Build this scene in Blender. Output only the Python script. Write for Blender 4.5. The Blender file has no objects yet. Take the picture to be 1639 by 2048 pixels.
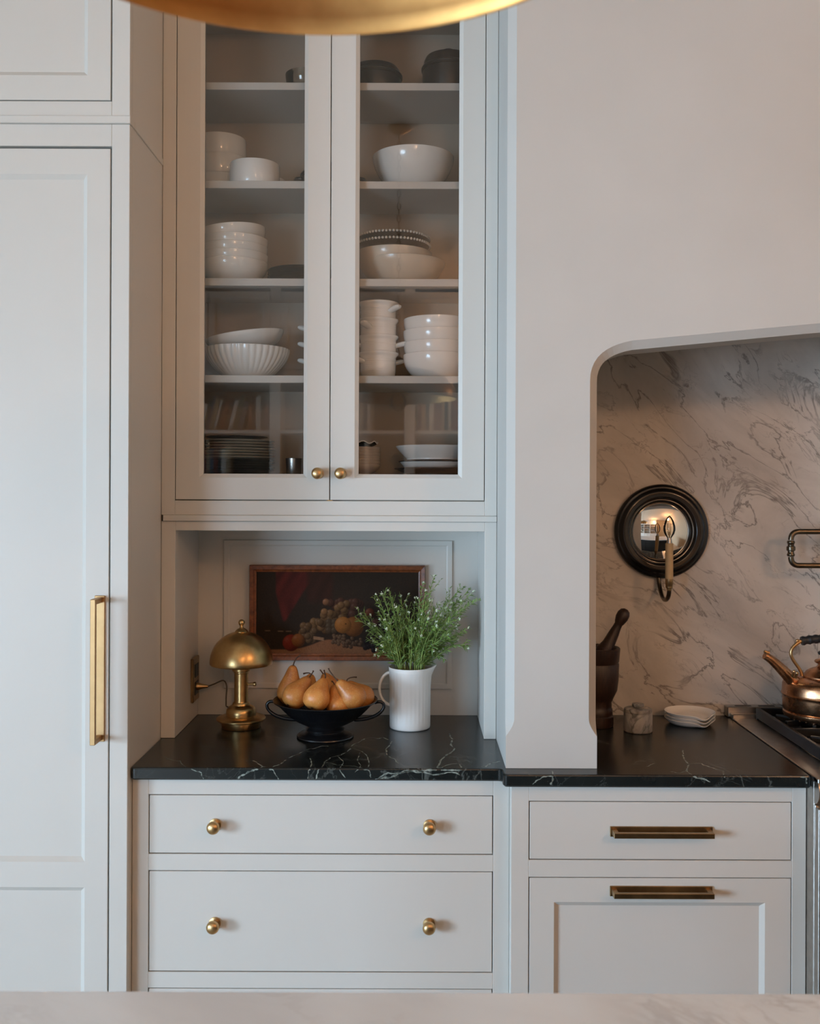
import bpy, bmesh, math, random
import numpy as np
from mathutils import Vector, Matrix, Quaternion

random.seed(7)
np.random.seed(7)
PI = math.pi
SC = bpy.context.scene
COL = SC.collection

# ------------------------------------------------------------------ camera
F, VX, VY, CAMZ, ROLL = 1983.0, 831.0, 986.0, 1.61, 0.0038
cam_data = bpy.data.cameras.new('camera')
cam = bpy.data.objects.new('camera', cam_data)
COL.objects.link(cam)
cam.location = (0, 0, CAMZ)
cam.rotation_euler = (PI / 2, -ROLL, 0)
cam_data.sensor_fit = 'HORIZONTAL'
cam_data.sensor_width = 36.0
cam_data.lens = F / 1639 * 36.0
cam_data.shift_x = -(VX - 819.5) / 1639
cam_data.shift_y = -(1024 - VY) / 1639
cam_data.clip_start = 0.02
cam_data.dof.use_dof = True
cam_data.dof.focus_distance = 2.75
cam_data.dof.aperture_fstop = 6.3
SC.camera = cam

# ------------------------------------------------------------------ sky, light, exposure
world = bpy.data.worlds.new('sky')
SC.world = world
world.use_nodes = True
world.node_tree.nodes['Background'].inputs[0].default_value = (0.62, 0.78, 1.0, 1)
world.node_tree.nodes['Background'].inputs[1].default_value = 1.0


def area_light(name, loc, target, sx, sy, power, color):
    l = bpy.data.lights.new(name, 'AREA')
    l.shape = 'RECTANGLE'; l.size = sx; l.size_y = sy; l.energy = power; l.color = color
    o = bpy.data.objects.new(name, l); COL.objects.link(o)
    o.location = loc
    o.rotation_euler = (Vector(target) - Vector(loc)).to_track_quat('-Z', 'Y').to_euler()
    return o


# daylight entering by the window in the left wall
DAY_POWER = 1270
area_light('window_daylight', (-6.2, -1.45, 1.35), (-3.0, -0.65, -0.60), 3.4, 1.9, DAY_POWER, (0.56, 0.785, 1.0))
# frontal fill through the added, unseen window left of the bookcase
area_light('added_front_daylight', (-3.75, -4.3, 1.00), (-1.2, 0.5, 0.30), 2.3, 1.7, DAY_POWER * 0.20, (0.56, 0.785, 1.0))
FILL_GLOBE = 67.0        # emission of the added warm fill globes

SC.view_settings.view_transform = 'Standard'
SC.view_settings.look = 'None'
SC.view_settings.gamma = 1.0
SC.view_settings.use_curve_mapping = False
SC.view_settings.exposure = 0.0


# ------------------------------------------------------------------ pixel helpers (photograph frame 1639 x 2048)
def W(px, py, d):
    x, y = px - VX, py - VY
    return ((x + ROLL * y) * d / F, CAMZ - (y - ROLL * x) * d / F)


def P(px, py, d):
    x, z = W(px, py, d)
    return Vector((x, d, z))


# ------------------------------------------------------------------ materials
def new_mat(name):
    m = bpy.data.materials.new(name)
    m.use_nodes = True
    nt = m.node_tree
    return m, nt, nt.nodes['Principled BSDF']


def nd(nt, t, **kw):
    n = nt.nodes.new(t)
    for k, v in kw.items():
        if k.startswith('i_'):
            n.inputs[k[2:].replace('_', ' ')].default_value = v
        else:
            setattr(n, k, v)
    return n


def ramp(nt, stops, src):
    r = nt.nodes.new('ShaderNodeValToRGB')
    els = r.color_ramp.elements
    while len(els) < len(stops):
        els.new(0.5)
    for e, (p, c) in zip(els, stops):
        e.position = p
        e.color = c if len(c) == 4 else (*c, 1)
    nt.links.new(src, r.inputs[0])
    return r.outputs[0]


def coords(nt, scale=(1, 1, 1), rot=(0, 0, 0), loc=(0, 0, 0)):
    tc = nt.nodes.new('ShaderNodeTexCoord')
    mp = nt.nodes.new('ShaderNodeMapping')
    mp.inputs['Scale'].default_value = scale
    mp.inputs['Rotation'].default_value = rot
    mp.inputs['Location'].default_value = loc
    nt.links.new(tc.outputs['Object'], mp.inputs[0])
    return mp.outputs[0]


def noise(nt, vec, scale, detail=3, rough=0.5, dist=0.0):
    n = nt.nodes.new('ShaderNodeTexNoise')
    n.inputs['Scale'].default_value = scale
    n.inputs['Detail'].default_value = detail
    n.inputs['Roughness'].default_value = rough
    n.inputs['Distortion'].default_value = dist
    nt.links.new(vec, n.inputs['Vector'])
    return n.outputs['Fac']


def math_(nt, op, a, b=None):
    n = nt.nodes.new('ShaderNodeMath'); n.operation = op
    for i, s in enumerate((a, b)):
        if s is None:
            continue
        if isinstance(s, (int, float)):
            n.inputs[i].default_value = s
        else:
            nt.links.new(s, n.inputs[i])
    return n.outputs[0]


def mixc(nt, fac, a, b):
    n = nt.nodes.new('ShaderNodeMix'); n.data_type = 'RGBA'
    for idx, s in ((0, fac), (6, a), (7, b)):
        if isinstance(s, (int, float)):
            n.inputs[idx].default_value = s
        elif isinstance(s, tuple):
            n.inputs[idx].default_value = (*s, 1)
        else:
            nt.links.new(s, n.inputs[idx])
    return n.outputs[2]


def bump(nt, bsdf, h, strength=0.1, dist=0.002):
    b = nt.nodes.new('ShaderNodeBump')
    b.inputs['Strength'].default_value = strength
    b.inputs['Distance'].default_value = dist
    nt.links.new(h, b.inputs['Height'])
    nt.links.new(b.outputs[0], bsdf.inputs['Normal'])


def simple(name, col, rough=0.5, metal=0.0, var=0.06, nscale=40, bstr=0.0, bscale=200, coat=0.0, spec=0.5):
    m, nt, b = new_mat(name)
    v = coords(nt)
    n = noise(nt, v, nscale, 4)
    lo = tuple(max(0, c * (1 - var)) for c in col)
    hi = tuple(min(1, c * (1 + var)) for c in col)
    nt.links.new(ramp(nt, [(0.3, lo), (0.7, hi)], n), b.inputs['Base Color'])
    b.inputs['Roughness'].default_value = rough
    b.inputs['Metallic'].default_value = metal
    b.inputs['Coat Weight'].default_value = coat
    b.inputs['Coat Roughness'].default_value = 0.08
    b.inputs['Specular IOR Level'].default_value = spec
    if bstr:
        bump(nt, b, noise(nt, v, bscale, 3), bstr, 0.001)
    return m


def metal(name, lo, hi, rough=0.3, nscale=14, rv=0.12, aniso_scale=None):
    m, nt, b = new_mat(name)
    v = coords(nt)
    n = noise(nt, v, nscale, 5, 0.6)
    nt.links.new(ramp(nt, [(0.32, lo), (0.68, hi)], n), b.inputs['Base Color'])
    b.inputs['Metallic'].default_value = 1.0
    nt.links.new(math_(nt, 'MULTIPLY_ADD', n, rv), b.inputs['Roughness'])
    b.inputs['Roughness'].links[0].from_node.inputs[2].default_value = rough - rv / 2
    return m


def marble(name, base, dark, vein, scale, rot, rough, vein_w=0.022, mask=(0.42, 0.62), seed=0.0, fine=True):
    m, nt, b = new_mat(name)
    v = coords(nt, (1, 1, 1), rot, (seed, seed * 0.7, seed * 1.3))
    st = nt.nodes.new('ShaderNodeMapping')
    st.inputs['Scale'].default_value = (0.45, 1, 1.0)
    nt.links.new(v, st.inputs[0])
    s = st.outputs[0]
    cloud = noise(nt, s, scale * 0.55, 6, 0.62, 0.6)
    basec = ramp(nt, [(0.34, dark), (0.60, base)], cloud)
    v1 = math_(nt, 'ABSOLUTE', math_(nt, 'SUBTRACT', noise(nt, s, scale, 6, 0.58, 1.1), 0.5))
    v1 = ramp(nt, [(0.0, (1, 1, 1)), (vein_w, (0, 0, 0))], v1)
    mk = ramp(nt, [(mask[0], (0, 0, 0)), (mask[1], (1, 1, 1))], noise(nt, v, scale * 0.8, 3))
    fac = math_(nt, 'MULTIPLY', v1, mk)
    if fine:
        v2 = math_(nt, 'ABSOLUTE', math_(nt, 'SUBTRACT', noise(nt, s, scale * 2.3, 5, 0.6, 0.8), 0.5))
        v2 = ramp(nt, [(0.0, (0.65, 0.65, 0.65)), (vein_w * 0.9, (0, 0, 0))], v2)
        mk2 = ramp(nt, [(0.45, (0, 0, 0)), (0.68, (1, 1, 1))], noise(nt, v, scale * 1.7, 2))
        fac = math_(nt, 'MAXIMUM', fac, math_(nt, 'MULTIPLY', v2, mk2))
    nt.links.new(mixc(nt, fac, basec, vein), b.inputs['Base Color'])
    b.inputs['Roughness'].default_value = rough
    return m


def wood(name, lo, hi, rough=0.4, scale=(3, 3, 40), rot=(0, 0, 0)):
    m, nt, b = new_mat(name)
    v = coords(nt, scale, rot)
    n = noise(nt, v, 6, 6, 0.6, 0.4)
    nt.links.new(ramp(nt, [(0.3, lo), (0.7, hi)], n), b.inputs['Base Color'])
    b.inputs['Roughness'].default_value = rough
    bump(nt, b, n, 0.08, 0.001)
    return m


def thin_glass(name, tint=(0.992, 0.992, 0.99), k=1.35, rough=0.0):
    m, nt, b = new_mat(name)
    nt.nodes.remove(b)
    out = nt.nodes['Material Output']
    tr = nd(nt, 'ShaderNodeBsdfTransparent'); tr.inputs[0].default_value = (*tint, 1)
    gl = nd(nt, 'ShaderNodeBsdfGlossy'); gl.inputs['Roughness'].default_value = rough
    fr = nd(nt, 'ShaderNodeFresnel'); fr.inputs[0].default_value = 1.5
    mx = nd(nt, 'ShaderNodeMixShader')
    f = math_(nt, 'MINIMUM', math_(nt, 'MULTIPLY', fr.outputs[0], k), 1.0)
    nt.links.new(f, mx.inputs[0])
    nt.links.new(tr.outputs[0], mx.inputs[1]); nt.links.new(gl.outputs[0], mx.inputs[2])
    nt.links.new(mx.outputs[0], out.inputs[0])
    return m


M = {}
M['paint'] = simple('greige_cabinet_paint', (0.60, 0.565, 0.515), 0.42, var=0.015, nscale=3, bstr=0.03, bscale=90, spec=0.4)
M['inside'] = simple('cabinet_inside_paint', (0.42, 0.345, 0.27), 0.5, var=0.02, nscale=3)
M['plaster'] = simple('smooth_hood_plaster', (0.51, 0.48, 0.44), 0.75, var=0.02, nscale=5, bstr=0.12, bscale=28, spec=0.25)
M['wall'] = simple('wall_paint', (0.44, 0.32, 0.20), 0.7, var=0.02, nscale=4)
M['ceiling'] = simple('ceiling_paint', (0.60, 0.49, 0.37), 0.8, var=0.01, nscale=4)
M['floor'] = wood('oak_floor', (0.40, 0.33, 0.26), (0.56, 0.48, 0.39), 0.4, (1, 14, 1))
M['soapstone'] = marble('dark_soapstone', (0.010, 0.0115, 0.011), (0.016, 0.019, 0.018), (0.085, 0.095, 0.088), 4.2,
                        (0.3, 0.2, 0.9), 0.24, 0.012, (0.38, 0.56), 2.4)
M['soapstone'].node_tree.nodes['Principled BSDF'].inputs['Specular IOR Level'].default_value = 0.42
M['marble'] = marble('grey_veined_marble', (0.60, 0.55, 0.50), (0.42, 0.385, 0.35), (0.20, 0.175, 0.16), 6.6,
                     (0, -0.72, 0), 0.36, 0.018, (0.26, 0.54), 1.7)
M['island'] = marble('white_marble', (0.79, 0.86, 0.93), (0.68, 0.73, 0.79), (0.52, 0.55, 0.59), 2.6, (0, 0, 0.7), 0.16,
                     0.03, (0.4, 0.7), 5.0)
M['island'].node_tree.nodes['Principled BSDF'].inputs['Specular IOR Level'].default_value = 0.5
M['saltmarble'] = marble('small_marble', (0.46, 0.43, 0.40), (0.24, 0.23, 0.22), (0.09, 0.09, 0.09), 16, (0.2, 1.3, 0.2), 0.35,
                         0.05, (0.30, 0.55), 2.0)
M['brass'] = metal('aged_brass', (0.46, 0.29, 0.13), (0.62, 0.41, 0.20), 0.34)
M['handlebrass'] = metal('satin_handle_brass', (0.42, 0.25, 0.115), (0.52, 0.32, 0.155), 0.44)
M['darkbrass'] = metal('dark_brass', (0.26, 0.17, 0.085), (0.44, 0.29, 0.145), 0.36)
M['lampbrass'] = metal('brushed_lamp_brass', (0.50, 0.32, 0.135), (0.63, 0.42, 0.19), 0.31, 30)
M['bronze'] = metal('dark_bronze', (0.09, 0.072, 0.052), (0.20, 0.16, 0.115), 0.3)
M['goldleaf'] = metal('gold_leaf', (0.42, 0.19, 0.055), (0.74, 0.40, 0.14), 0.5, 6, 0.2)
M['copper'] = metal('aged_copper', (0.34, 0.16, 0.08), (0.62, 0.33, 0.18), 0.27, 22, 0.14)
M['steel'] = metal('brushed_steel', (0.40, 0.37, 0.34), (0.52, 0.49, 0.45), 0.32, 40)
M['iron'] = simple('black_cast_iron', (0.010, 0.010, 0.011), 0.42, var=0.3, nscale=60)
M['pewterblack'] = simple('matte_black_metal', (0.006, 0.006, 0.007), 0.27, var=0.2, nscale=30)
M['pot'] = simple('dark_grey_pot', (0.010, 0.010, 0.011), 0.33, var=0.2, nscale=30)
M['blackplate'] = simple('black_glazed_plate', (0.016, 0.016, 0.017), 0.25, var=0.2)
M['white'] = simple('white_glaze', (0.86, 0.83, 0.78), 0.2, var=0.02, nscale=12, coat=0.5)
M['cream'] = simple('cream_glaze', (0.62, 0.53, 0.42), 0.3, var=0.04, nscale=14, coat=0.3)
M['tan'] = simple('tan_glaze', (0.52, 0.42, 0.31), 0.3, var=0.06, nscale=14, coat=0.3)
M['matte'] = simple('matte_white_porcelain', (0.80, 0.78, 0.745), 0.48, var=0.02, nscale=12)
M['silver'] = metal('smoky_silver', (0.16, 0.145, 0.125), (0.26, 0.24, 0.21), 0.3, 30)
M['bead'] = simple('pale_bead', (0.60, 0.55, 0.48), 0.25, var=0.05)
M['glass'] = thin_glass('cabinet_glass')
M['bulbglass'] = thin_glass('bulb_glass', (0.95, 0.90, 0.83), 1.1)
M['windowglass'] = thin_glass('window_glass', (0.985, 0.99, 1.0), 0.8)
M['dishglass'] = thin_glass('dish_glass', (0.86, 0.84, 0.80), 1.2, 0.05)
M['frame'] = wood('red_brown_frame_wood', (0.10, 0.026, 0.008), (0.26, 0.075, 0.022), 0.35, (14, 6, 14))
M['mortar'] = wood('dark_olive_wood', (0.013, 0.006, 0.004), (0.042, 0.017, 0.009), 0.42, (30, 30, 5))
M['mirrorframe'] = simple('ebonised_wood', (0.007, 0.0055, 0.005), 0.22, var=0.5, nscale=10, coat=0.2)
M['mirror'] = metal('mirror_silver', (0.90, 0.89, 0.87), (0.92, 0.91, 0.89), 0.012, 3, 0.0)
M['candle'] = simple('ivory_candle_sleeve', (0.50, 0.34, 0.17), 0.5, var=0.08, nscale=60)
M['black'] = simple('black_paint', (0.012, 0.012, 0.013), 0.4, var=0.1)
M['charcoal'] = simple('charcoal_island_paint', (0.022, 0.024, 0.027), 0.4, var=0.05)
M['ovenglass'] = simple('black_oven_glass', (0.008, 0.008, 0.009), 0.08, var=0.05)
M['stem'] = simple('stem_green', (0.27, 0.35, 0.095), 0.5, var=0.25, nscale=30)
M['leaf'] = simple('leaf_green', (0.145, 0.225, 0.045), 0.5, var=0.4, nscale=60)
M['blossom'] = simple('white_blossom', (0.66, 0.70, 0.52), 0.6, var=0.15, nscale=200)
M['cord'] = simple('brown_cord', (0.10, 0.075, 0.05), 0.5)
M['twig'] = simple('brown_twig', (0.07, 0.035, 0.018), 0.7, var=0.3)
M['oldwhite'] = simple('old_white_plastic', (0.6, 0.56, 0.5), 0.4)


def pear_mat():
    m, nt, b = new_mat('russet_pear_skin')
    v = coords(nt)
    oi = nt.nodes.new('ShaderNodeObjectInfo')
    big = noise(nt, v, 22, 3)
    col = ramp(nt, [(0.25, (0.42, 0.13, 0.028)), (0.5, (0.60, 0.22, 0.045)), (0.8, (0.66, 0.30, 0.075))], big)
    sp = ramp(nt, [(0.55, (0, 0, 0)), (0.72, (1, 1, 1))], noise(nt, v, 260, 2))
    patch = ramp(nt, [(0.5, (0, 0, 0)), (0.65, (1, 1, 1))], noise(nt, v, 30, 5, 0.7))
    f = math_(nt, 'MULTIPLY', sp, math_(nt, 'MULTIPLY_ADD', patch, 0.5))
    col2 = mixc(nt, f, col, (0.72, 0.43, 0.17))
    hsv = nt.nodes.new('ShaderNodeHueSaturation')
    nt.links.new(col2, hsv.inputs['Color'])
    nt.links.new(math_(nt, 'MULTIPLY_ADD', oi.outputs['Random'], 0.42), hsv.inputs['Value'])
    hsv.inputs['Value'].links[0].from_node.inputs[2].default_value = 0.68
    nt.links.new(hsv.outputs[0], b.inputs['Base Color'])
    b.inputs['Roughness'].default_value = 0.42
    bump(nt, b, noise(nt, v, 150, 3), 0.08, 0.001)
    return m


M['pear'] = pear_mat()


def emis(name, col, s):
    m, nt, b = new_mat(name)
    b.inputs['Base Color'].default_value = (0.8, 0.78, 0.72, 1)
    b.inputs['Emission Color'].default_value = (*col, 1)
    b.inputs['Emission Strength'].default_value = s
    return m


M['globe'] = emis('warm_fill_globe', (1.0, 0.57, 0.31), FILL_GLOBE)


# ------------------------------------------------------------------ mesh builder
class MB:
    def __init__(s):
        s.v, s.f, s.sm = [], [], []

    def add(s, verts, faces, smooth=False):
        o = len(s.v)
        s.v += [tuple(v) for v in verts]
        for f in faces:
            s.f.append([i + o for i in f]); s.sm.append(smooth)
        return s

    def box(s, x0, x1, y0, y1, z0, z1, b=0.0, mat=None):
        lo = (min(x0, x1), min(y0, y1), min(z0, z1)); hi = (max(x0, x1), max(y0, y1), max(z0, z1))
        b = min(b, 0.45 * min(h - l for l, h in zip(lo, hi)))
        if b <= 0:
            vs = [(x, y, z) for x in (lo[0], hi[0]) for y in (lo[1], hi[1]) for z in (lo[2], hi[2])]
            fs = [(0, 1, 3, 2), (4, 6, 7, 5), (0, 4, 5, 1), (2, 3, 7, 6), (0, 2, 6, 4), (1, 5, 7, 3)]
        else:
            vs, idx = [], {}
            for sx in (0, 1):
                for sy in (0, 1):
                    for sz in (0, 1):
                        sg = (sx, sy, sz)
                        for a in range(3):
                            p = []
                            for k in range(3):
                                e = hi[k] if sg[k] else lo[k]
                                if k != a:
                                    e += -b if sg[k] else b
                                p.append(e)
                            idx[sg, a] = len(vs); vs.append(tuple(p))
            fs = []
            for a in range(3):
                o1, o2 = [k for k in range(3) if k != a]
                for sa in (0, 1):
                    q = []
                    for u, w in ((0, 0), (1, 0), (1, 1), (0, 1)):
                        sg = [0, 0, 0]; sg[a] = sa; sg[o1] = u; sg[o2] = w
                        q.append(idx[tuple(sg), a])
                    fs.append(q)
            for a in range(3):
                for c in range(a + 1, 3):
                    k = 3 - a - c
                    for sa in (0, 1):
                        for scn in (0, 1):
                            s0 = [0, 0, 0]; s0[a] = sa; s0[c] = scn; s1 = list(s0); s1[k] = 1
                            s0, s1 = tuple(s0), tuple(s1)
                            fs.append([idx[s0, a], idx[s1, a], idx[s1, c], idx[s0, c]])
            for sx in (0, 1):
                for sy in (0, 1):
                    for sz in (0, 1):
                        fs.append([idx[(sx, sy, sz), a] for a in range(3)])
        if mat is not None:
            vs = [tuple(mat @ Vector(v)) for v in vs]
        return s.add(vs, fs)

    def lathe(s, prof, n=32, c=(0, 0, 0), mat=None, mod=None, sx=1.0, sy=1.0):
        vs, rings = [], []
        for (r, z) in prof:
            if r < 1e-6:
                rings.append([len(vs)]); vs.append(Vector((0, 0, z)))
            else:
                ring = []
                for i in range(n):
                    t = 2 * PI * i / n
                    rr = r * (mod(t, z, r) if mod else 1.0)
                    ring.append(len(vs)); vs.append(Vector((rr * math.cos(t) * sx, rr * math.sin(t) * sy, z)))
                rings.append(ring)
        fs = []
        for a, b in zip(rings, rings[1:]):
            if len(a) == 1 and len(b) == 1:
                continue
            for i in range(n):
                j = (i + 1) % n
                if len(a) == 1:
                    fs.append([a[0], b[i], b[j]])
                elif len(b) == 1:
                    fs.append([a[i], a[j], b[0]])
                else:
                    fs.append([a[i], a[j], b[j], b[i]])
        if mat is not None:
            vs = [mat @ v for v in vs]
        vs = [v + Vector(c) for v in vs]
        return s.add(vs, fs, True)

    def tube(s, pts, rad, n=8, cap=True, flat=1.0):
        pts = [Vector(p) for p in pts]
        if not hasattr(rad, '__len__'):
            rad = [rad] * len(pts)
        tang = []
        for i in range(len(pts)):
            a = pts[max(0, i - 1)]; b = pts[min(len(pts) - 1, i + 1)]
            tang.append((b - a).normalized())
        up = Vector((0, 0, 1)) if abs(tang[0].z) < 0.9 else Vector((0, 1, 0))
        nrm = (up - tang[0] * up.dot(tang[0])).normalized()
        vs, fs = [], []
        for i, (p, t) in enumerate(zip(pts, tang)):
            nrm = (nrm - t * nrm.dot(t))
            nrm = nrm.normalized() if nrm.length > 1e-6 else t.orthogonal().normalized()
            bn = t.cross(nrm)
            for k in range(n):
                a = 2 * PI * k / n
                vs.append(p + (nrm * math.cos(a) * flat + bn * math.sin(a)) * rad[i])
        for i in range(len(pts) - 1):
            for k in range(n):
                j = (k + 1) % n
                fs.append([i * n + k, i * n + j, (i + 1) * n + j, (i + 1) * n + k])
        if cap:
            fs.append(list(range(n))[::-1]); fs.append([(len(pts) - 1) * n + k for k in range(n)])
        return s.add(vs, fs, True)

    def sphere(s, c, r, n=10, m=6, sc=(1, 1, 1)):
        prof = [(r * math.sin(PI * i / m), -r * math.cos(PI * i / m)) for i in range(m + 1)]
        prof[0] = (0, -r); prof[-1] = (0, r)
        mt = Matrix.Diagonal((*sc, 1))
        return s.lathe(prof, n, c, mt)

    def ring(s, outer, inner, yf, yb, bev=0.012, bevd=0.008):
        """rectangular frame facing -y; outer/inner = (x0,x1,z0,z1); inner edge chamfered"""
        def rect(r, e, y):
            x0, x1, z0, z1 = r
            return [(x0 - e, y, z0 - e), (x1 + e, y, z0 - e), (x1 + e, y, z1 + e), (x0 - e, y, z1 + e)]
        L = [rect(outer, -0.0008, yf), rect(inner, bev, yf), rect(inner, 0, yf + bevd), rect(inner, 0, yb), rect(outer, 0, yb),
             rect(outer, 0, yf + 0.0008)]
        vs = [p for l in L for p in l]
        fs = []
        for a in range(6):
            b = (a + 1) % 6
            for i in range(4):
                j = (i + 1) % 4
                fs.append([a * 4 + i, a * 4 + j, b * 4 + j, b * 4 + i])
        return s.add(vs, fs)

    def mesh(s, name, mat, sharp=38):
        me = bpy.data.meshes.new(name)
        me.from_pydata(s.v, [], s.f)
        me.polygons.foreach_set('use_smooth', s.sm)
        bm = bmesh.new(); bm.from_mesh(me)
        bmesh.ops.recalc_face_normals(bm, faces=bm.faces)
        bm.to_mesh(me); bm.free()
        if any(s.sm):
            me.set_sharp_from_angle(angle=math.radians(sharp))
        if isinstance(mat, str):
            mat = M[mat]
        me.materials.append(mat)
        me.update()
        return me


WO = {}     # world origin of every object made here


def tag(o, label=None, cat=None, group=None, kind=None):
    if label: o['label'] = label
    if cat: o['category'] = cat
    if group: o['group'] = group
    if kind: o['kind'] = kind
    return o


def thing(name, label, cat, loc=(0, 0, 0), group=None):
    o = bpy.data.objects.new(name, None)
    COL.objects.link(o)
    o.location = loc
    o.empty_display_size = 0.05
    WO[o.name] = Vector(loc)
    return tag(o, label, cat, group)


def obj(name, mb, mat, parent=None, label=None, sharp=38, kind=None):
    """mb is authored in world coordinates; becomes one mesh object below parent"""
    org = WO[parent.name] if parent else Vector((0, 0, 0))
    if parent is None and mb.v:
        a = np.array(mb.v); lo, hi = a.min(0), a.max(0)
        org = Vector(((lo[0] + hi[0]) / 2, (lo[1] + hi[1]) / 2, lo[2]))
    mb.v = [tuple(Vector(v) - org) for v in mb.v]
    o = bpy.data.objects.new(name, mb.mesh(name, mat, sharp))
    COL.objects.link(o)
    if parent:
        o.parent = parent
    else:
        o.location = org
    WO[o.name] = org
    return tag(o, label, None, None, kind)


def place(name, me, parent, wloc, label=None, rot=None):
    """shared mesh placed at a world position as a child"""
    o = bpy.data.objects.new(name, me)
    COL.objects.link(o)
    o.parent = parent
    o.location = Vector(wloc) - WO[parent.name]
    if rot: o.rotation_euler = rot
    WO[o.name] = Vector(wloc)
    return tag(o, label)


def dup(root, label, loc, rot=None, group=None):
    r = root.copy(); COL.objects.link(r)
    r.location = loc
    if rot is not None: r.rotation_euler = rot
    if label: r['label'] = label
    if group: r['group'] = group
    for ch in list(root.children):
        c = ch.copy(); COL.objects.link(c); c.parent = r
        for g in list(ch.children):
            d = g.copy(); COL.objects.link(d); d.parent = c
    return r


def struct(name, mb, mat, label, cat):
    o = obj(name, mb, mat)
    return tag(o, label, cat, None, 'structure')


# ------------------------------------------------------------------ key planes (metres; y is depth from the camera)
COUNTER = 0.915
Y_WALL = 3.14
Y_FF = 2.80          # face frame of the glass cabinet and the niche
Y_FR = 2.483         # tall cabinet face
X_FR = -0.7187       # tall cabinet right side
Y_BASE = 2.522       # drawer unit face
Y_RBASE = 2.48       # cabinet beside the range
Y_COL = 2.505        # plaster column face
XC0, XC1 = 0.230, 0.460
RX0, RX1, RX2, RY0, RY1 = -5.00, 3.0, 0, -3.2, 3.14
CEIL = 3.42

# ------------------------------------------------------------------ room shell
struct('floor', MB().box(RX0 - .2, RX1 + .2, RY0 - .2, RY1 + .2, -0.1, 0), 'floor', 'pale oak floor of the kitchen', 'floor')
struct('ceiling', MB().box(RX0 - .2, RX1 + .2, RY0 - .2, RY1 + .2, CEIL, CEIL + 0.1), 'ceiling', 'plain pale ceiling of the kitchen', 'ceiling')
struct('wall_back', MB().box(RX0 - .2, RX1 + .2, RY1, RY1 + 0.12, 0, CEIL), 'wall', 'painted wall behind the cabinets and the range', 'wall')
VX0, VX1, VZ0, VZ1 = -4.75, -2.65, 0.04, 2.05
wq = MB()
wq.box(RX0 - .2, VX0, RY0 - .12, RY0, 0, CEIL).box(VX1, RX1 + .2, RY0 - .12, RY0, 0, CEIL)
wq.box(VX0, VX1, RY0 - .12, RY0, 0, VZ0).box(VX0, VX1, RY0 - .12, RY0, VZ1, CEIL)
struct('wall_front', wq, 'wall', 'painted wall with the bookcase, opposite the glass cabinet', 'wall')
struct('wall_right', MB().box(RX1, RX1 + 0.12, RY0, RY1, 0, CEIL), 'wall', 'plain painted wall beyond the range', 'wall')
WY0, WY1, WZ0, WZ1 = -3.05, -0.05, 0.04, 2.05
wl = MB()
wl.box(RX0 - .12, RX0, RY0, WY0, 0, CEIL).box(RX0 - .12, RX0, WY1, RY1, 0, CEIL)
wl.box(RX0 - .12, RX0, WY0, WY1, 0, WZ0).box(RX0 - .12, RX0, WY0, WY1, WZ1, CEIL)
struct('wall_left', wl, 'wall', 'painted wall with the window, beyond the tall cabinet', 'wall')
wf = MB()
for (a, b, c, d) in ((WY0, WY0 + .06, WZ0, WZ1), (WY1 - .06, WY1, WZ0, WZ1), (WY0, WY1, WZ0, WZ0 + .06), (WY0, WY1, WZ1 - .06, WZ1)):
    wf.box(RX0 - .08, RX0 - .02, a, b, c, d, 0.004)
win = struct('window_1', wf, 'oldwhite', 'white framed window in the left wall', 'window')
for k in (1, 2):
    y = WY0 + (WY1 - WY0) * k / 3
    obj('glazing_bar', MB().box(RX0 - .065, RX0 - .035, y - .02, y + .02, WZ0 + .06, WZ1 - .06), 'oldwhite', None).parent = win
    win.children[-1].location = win.children[-1].location - win.location
for k in range(3):
    y0 = WY0 + .06 + (WY1 - WY0 - .12) * k / 3
    o = obj('pane', MB().box(RX0 - .053, RX0 - .047, y0, y0 + (WY1 - WY0 - .12) / 3, WZ0 + .06, WZ1 - .06), 'windowglass')
    o.parent = win; o.location = o.location - win.location


wf = MB()  # second window, out of view, added so daylight also comes from the front
for (a, b, c, d) in ((VX0, VX0 + .06, VZ0, VZ1), (VX1 - .06, VX1, VZ0, VZ1), (VX0 + .06, VX1 - .06, VZ0, VZ0 + .06), (VX0 + .06, VX1 - .06, VZ1 - .06, VZ1)):
    wf.box(a, b, RY0 - .08, RY0 - .02, c, d, 0.004)
win = struct('added_window', wf, 'oldwhite', 'added white framed window left of the bookcase for frontal daylight', 'window')
xm_ = (VX0 + VX1) / 2
o = obj('glazing_bar', MB().box(xm_ - .02, xm_ + .02, RY0 - .065, RY0 - .035, VZ0 + .06, VZ1 - .06), 'oldwhite')
o.parent = win; o.location = o.location - win.location
for x0_, x1_ in ((VX0 + .06, xm_ - .02), (xm_ + .02, VX1 - .06)):
    o = obj('pane', MB().box(x0_, x1_, RY0 - .053, RY0 - .047, VZ0 + .06, VZ1 - .06), 'windowglass')
    o.parent = win; o.location = o.location - win.location


# ------------------------------------------------------------------ hardware meshes (local: face at y=0, sticking out to -y)
def rotx90():
    return Matrix.Rotation(PI / 2, 4, 'X')      # z -> -y


def knob_mesh():
    prof = [(0, 0), (.0150, 0), (.0155, .0015), (.0150, .004), (.0085, .006), (.0070, .012), (.0075, .0150), (.0120, .0180),
            (.0158, .0235), (.0165, .0285), (.0150, .0335), (.0105, .0375), (.005, .0392), (0, .0396)]
    mb = MB().lathe(prof, 28, mat=rotx90())
    return mb.mesh('knob', 'brass', 50)


KNOB = knob_mesh()


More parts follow.
